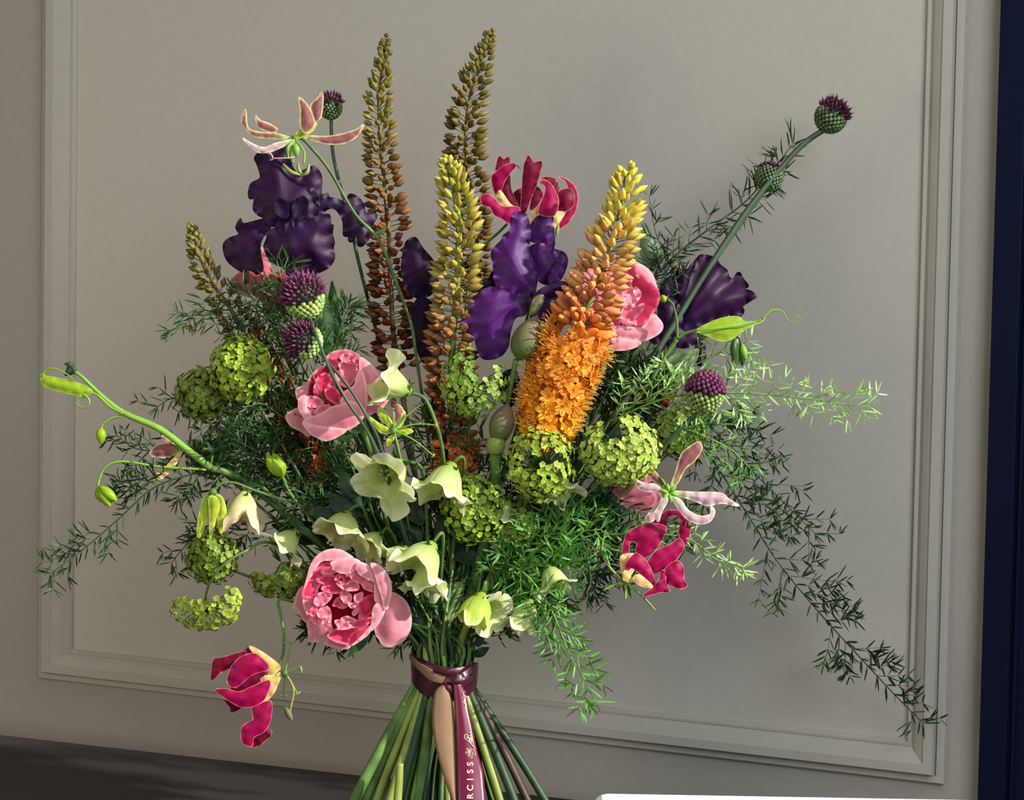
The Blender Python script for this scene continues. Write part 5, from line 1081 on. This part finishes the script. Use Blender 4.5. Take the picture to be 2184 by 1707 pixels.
# ------------------------------------------------------------------ broad leaves
def leaf(label, lst, mat, st, name='leaf_spray'):
    root = thing(name, P(*lst[0][0], lst[0][2]), label, 'leaf', 'broad green leaves')
    for a, b_, z, wd in lst:
        a = np.array(a, float); b_ = np.array(b_, float); d = b_-a; L_ = np.hypot(*d); n_ = np.array([-d[1], d[0]])/L_
        q = [a]+[a+d*t+n_*wd*math.sin(math.pi*t**.85) for t in (.15, .35, .55, .75, .9)]+[b_]+[a+d*t-n_*wd*math.sin(math.pi*t**.85) for t in (.9, .75, .55, .35, .15)]
        petal('leaf', [tuple(x) for x in q], mat, root, z, base=tuple(a), dome=wd*.35, ruf=1.2, wav=40, fold=3, tilt=(.1, .15), step=7)
    stem(root, [(*lst[0][0], lst[0][2]-4), (*st, -30)], 3, m_stem2, 4)
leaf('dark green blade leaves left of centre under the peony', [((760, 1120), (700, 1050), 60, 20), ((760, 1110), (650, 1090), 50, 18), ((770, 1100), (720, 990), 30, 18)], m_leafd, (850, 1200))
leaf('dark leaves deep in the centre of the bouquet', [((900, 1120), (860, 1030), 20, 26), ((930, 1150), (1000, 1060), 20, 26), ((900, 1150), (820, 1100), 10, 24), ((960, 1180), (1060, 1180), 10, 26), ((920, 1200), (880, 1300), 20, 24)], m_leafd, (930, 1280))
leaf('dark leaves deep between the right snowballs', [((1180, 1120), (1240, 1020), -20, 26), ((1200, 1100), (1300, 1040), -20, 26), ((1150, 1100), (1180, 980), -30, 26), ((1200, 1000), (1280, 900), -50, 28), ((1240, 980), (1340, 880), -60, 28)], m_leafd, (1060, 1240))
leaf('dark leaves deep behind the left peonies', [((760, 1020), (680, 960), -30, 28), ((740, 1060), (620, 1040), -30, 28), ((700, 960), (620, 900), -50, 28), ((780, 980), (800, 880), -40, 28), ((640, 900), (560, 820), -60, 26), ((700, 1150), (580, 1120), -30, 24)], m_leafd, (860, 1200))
leaf('broad dusty green leaf at right below the dark iris', [((1400, 830), (1490, 745), -30, 30), ((1380, 850), (1400, 760), -40, 28), ((1350, 800), (1300, 740), -60, 24)], m_sage, (1250, 960))
leaf('dusty green leaf behind the golden foxtail tip', [((1400, 580), (1372, 490), -130, 22), ((1380, 620), (1350, 540), -130, 20)], m_sage, (1330, 760))
leaf('broad upright green leaf under the dark iris at upper left', [((700, 760), (672, 580), -20, 22), ((716, 760), (708, 600), -30, 16), ((735, 740), (690, 640), -26, 16)], m_leaf, (800, 900))
leaf('small dark leaves sticking out right of the neck of stems', [((1010, 1400), (1043, 1382), 30, 9), ((1018, 1380), (1030, 1350), 30, 8)], m_leafd, (1000, 1420))
leaf('leaf tip showing under the big low peony', [((790, 1350), (740, 1402), 70, 10), ((820, 1340), (860, 1380), 60, 8)], m_leaf, (850, 1360))
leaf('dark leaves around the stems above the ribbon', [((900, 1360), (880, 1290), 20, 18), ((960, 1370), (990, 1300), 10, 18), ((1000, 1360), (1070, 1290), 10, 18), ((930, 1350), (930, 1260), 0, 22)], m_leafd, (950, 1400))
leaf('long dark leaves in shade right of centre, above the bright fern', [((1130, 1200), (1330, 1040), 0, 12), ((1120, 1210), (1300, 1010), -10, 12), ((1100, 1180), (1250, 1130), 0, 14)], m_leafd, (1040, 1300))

# ------------------------------------------------------------------ plain cut stems in the bundle
for i, (m_, lb, px, r) in enumerate([(m_stem, 'thick green cut stem at the left front of the bundle', -150, 11), (m_stem3, 'yellowish cut stem at the far left of the bundle', -110, 9), (m_stem, 'broad green stem behind the beige ribbon tail', -40, 14), (m_stem2, 'dark green stem left of the middle of the bundle', -75, 10),
                                  (m_stem3, 'yellow-green stem right of the burgundy ribbon tail', 96, 8), (m_stem4, 'woody purple-brown stem at the right of the bundle', 140, 8), (m_stem2, 'dark green stem at the far right of the bundle', 168, 8), (m_stem, 'mid green stem at the left of the bundle', -128, 9), (m_stem2, 'dark green stem right of the ribbon', 120, 9), (m_stem3, 'pale stem with a cut side shoot, left front', -92, 8)]):
    zz = [90, 70, 80, 100, 84, 70, 30, 60, 96, 112][i]
    ox = max(-58, min(58, px*.40)); oz = math.sqrt(max(0, 62**2-ox**2))*.75*(1 if zz > 40 else .3)
    bxx, bz = px*1.75, zz*1.3
    root = thing('cut_stem', P(BX+bxx, foot_py(BX+bxx, bz), bz), lb, 'stem', 'cut stems of the bouquet')
    fy = foot_py(BX+bxx, bz)
    tube('stem', [(BX-ox*.7, BY-210, 0), (BX-ox*.1, BY-90, oz*.6), (BX+ox, BY+10, oz), (BX+ox+(bxx-ox)*.52, BY+(fy-BY)*.5, oz+(bz-oz)*.5), (BX+bxx, fy, bz)], [r*.6, r*.8, r, r*1.08, r*1.1], m_, root, seg=9, n=9)
    if i == 9:
        tube('side_shoot', [(853, 1629, 128), (850, 1680, 134), (843, 1770, 142), (838, 1850, 150)], [8, 9, 9, 9], m_stem3, root, seg=8)

# ------------------------------------------------------------------ ribbon
rb = thing('satin_ribbon', P(946, 1455, 0), 'burgundy satin ribbon with beige back tied round the stems, gold lettering on its tail', 'ribbon')
TRB = (760, 1330, 4.527)
def cz(x, y): return math.sqrt(max(0, 71**2-(x-947)**2))
v, f = [], []; K = 48
for i, (yy, r) in enumerate([(0, 68), (.12, 70), (.3, 71), (.5, 70), (.7, 69.5), (.88, 68), (1, 66)]):
    for k in range(K):
        a = 2*math.pi*k/K; x = r*math.cos(a)*1.0; zz = r*math.sin(a)
        top = 1400+22*math.sin(a)*(1 if zz > 0 else .2)+14*(x/68); bot = 1486+8*math.sin(a)-1*(x/68)
        v.append(P(947+x, top+(bot-top)*yy, zz+1.0*math.sin(a*5+yy*9)))
for i in range(6):
    for k in range(K):
        k2 = (k+1) % K; f.append((i*K+k, i*K+k2, (i+1)*K+k2, (i+1)*K+k))
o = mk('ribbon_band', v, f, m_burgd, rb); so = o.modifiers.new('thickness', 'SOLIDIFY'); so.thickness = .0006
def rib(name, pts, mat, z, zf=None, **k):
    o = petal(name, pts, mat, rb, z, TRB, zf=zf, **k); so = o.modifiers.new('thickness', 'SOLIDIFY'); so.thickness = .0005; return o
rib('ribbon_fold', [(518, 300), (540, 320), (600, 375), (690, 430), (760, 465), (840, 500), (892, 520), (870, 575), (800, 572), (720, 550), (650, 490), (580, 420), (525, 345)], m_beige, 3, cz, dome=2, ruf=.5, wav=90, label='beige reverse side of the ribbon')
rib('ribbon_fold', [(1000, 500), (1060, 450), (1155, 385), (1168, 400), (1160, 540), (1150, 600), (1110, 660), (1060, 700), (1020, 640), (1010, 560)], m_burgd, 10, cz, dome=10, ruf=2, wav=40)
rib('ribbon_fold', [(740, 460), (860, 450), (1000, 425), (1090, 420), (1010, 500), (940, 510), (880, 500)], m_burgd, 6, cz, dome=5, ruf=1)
def zt2(y): return 78+max(0, y-1462)*.36
def strip(name, L_, R_, mat, zoff, bow, n=7, label=None):
    Lc = crom(tr(L_, TRB), 10); Rc = crom(tr(R_, TRB), 10); m_ = min(len(Lc), len(Rc)); v, f, at = [], [], []
    for i in range(m_):
        for k in range(n+1):
            t = k/n; x = Lc[i][0]+(Rc[i][0]-Lc[i][0])*t; y = Lc[i][1]+(Rc[i][1]-Lc[i][1])*t
            v.append(P(x, y, zt2(y)+zoff+bow*math.sin(math.pi*t)+2*math.sin(y*.035)))
    for i in range(m_-1):
        for k in range(n): f.append((i*(n+1)+k, i*(n+1)+k+1, (i+1)*(n+1)+k+1, (i+1)*(n+1)+k))
    o = mk(name, v, f, mat, rb, label=label); so = o.modifiers.new('thickness', 'SOLIDIFY'); so.thickness = .0005; return o
strip('ribbon_tail', [(835, 590), (762, 655), (737, 800), (735, 1000), (780, 1250), (850, 1500), (920, 1707), (960, 1850)], [(855, 620), (905, 700), (935, 800), (955, 1000), (962, 1250), (968, 1500), (972, 1707), (985, 1850)], m_beige, 2, 5, label='beige back of the ribbon tail')
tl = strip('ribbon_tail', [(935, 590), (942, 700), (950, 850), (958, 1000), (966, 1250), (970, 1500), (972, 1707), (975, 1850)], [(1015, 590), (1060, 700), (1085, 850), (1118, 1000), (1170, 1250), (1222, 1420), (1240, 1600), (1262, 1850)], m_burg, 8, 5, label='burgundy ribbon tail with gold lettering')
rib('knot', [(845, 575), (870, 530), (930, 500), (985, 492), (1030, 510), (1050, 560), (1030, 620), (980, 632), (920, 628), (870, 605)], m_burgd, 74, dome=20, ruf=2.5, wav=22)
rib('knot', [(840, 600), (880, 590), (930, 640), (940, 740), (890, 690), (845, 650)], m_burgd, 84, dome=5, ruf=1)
# lettering, read upwards along the tail
def glyph(ch_, cx_, cy_, hgt, mat=m_gold, boldness=.02, name='letter'):
    cu = bpy.data.curves.new('g', 'FONT'); cu.body = ch_; cu.size = 1; cu.offset = boldness; cu.align_x = 'CENTER'; cu.extrude = .01
    t_ = bpy.data.objects.new('g', cu); COL.objects.link(t_)
    me = bpy.data.meshes.new_from_object(t_.evaluated_get(bpy.context.evaluated_depsgraph_get()))
    co = [v_.co.copy() for v_ in me.vertices]; fs = [tuple(p.vertices) for p in me.polygons]
    bpy.data.objects.remove(t_); bpy.data.meshes.remove(me); bpy.data.curves.remove(cu)
    k = hgt/.70; zz = zt2(cy_)+2*math.sin(cy_*.035)+8+6.2
    vs = [P(cx_+(.35-c_.y)*k, cy_-c_.x*k, zz+c_.z*4+(cy_-c_.x*k-cy_)*.36) for c_ in co]
    return mk(name, vs, fs, mat, tl, smooth=False)
for ch_, yy in (('A', 1722), ('R', 1699), ('C', 1681), ('I', 1663), ('S', 1646), ('S', 1630)): glyph(ch_, 1002.5, yy, 13)
def wire(name, pts, r=.7, par=tl):
    q = crom(pts, 6); zz = [zt2(p[1])+2*math.sin(p[1]*.035)+14.2 for p in q]
    v, f = tube_geo([P(p[0], p[1], z_) for p, z_ in zip(q, zz)], r*S, 5); return mk(name, v, f, m_gold, par)
def z2(*pts): return [(760+x/4.527, 1330+y/4.527) for x, y in pts]
# little flower emblem
for k in range(5):
    a = k*1.2566+.3; cx_, cy_ = 1090, 1240
    wire('emblem_line', z2(*[(cx_+math.cos(a+b_)*r_, cy_+math.sin(a+b_)*r_) for b_, r_ in ((0, 4), (-.35, 22), (-.2, 36), (.2, 36), (.35, 22), (0, 4))]), .55)
for pts in [[(1075, 1275), (1092, 1292), (1110, 1300), (1118, 1280), (1098, 1270)], [(1120, 1215), (1145, 1235), (1150, 1265), (1125, 1270), (1125, 1245)]]: wire('emblem_line', z2(*pts), .55)
# script word beside it
for pts in [[(1150, 1210), (1120, 1180), (1075, 1130), (1045, 1110), (1045, 1080), (1070, 1075), (1085, 1110), (1105, 1160), (1128, 1190)], [(1100, 1155), (1112, 1140), (1100, 1128), (1088, 1138), (1108, 1150), (1118, 1128)], [(1118, 1128), (1080, 1108), (1062, 1098), (1085, 1112), (1116, 1116)], [(1114, 1112), (1094, 1102), (1112, 1100), (1116, 1088)],
            [(1116, 1088), (1092, 1086), (1104, 1078), (1114, 1080), (1108, 1064), (1086, 1052)], [(1072, 1094), (1078, 1090)]]: wire('script_letter', z2(*pts), .75)
for yy, c_ in ((1482, 'S'), (1500, 'C')): wire('letter', [(991, yy-7), (987+1, yy-2), (991, yy+2), (995, yy+4), (990+1, yy+8)], .6)
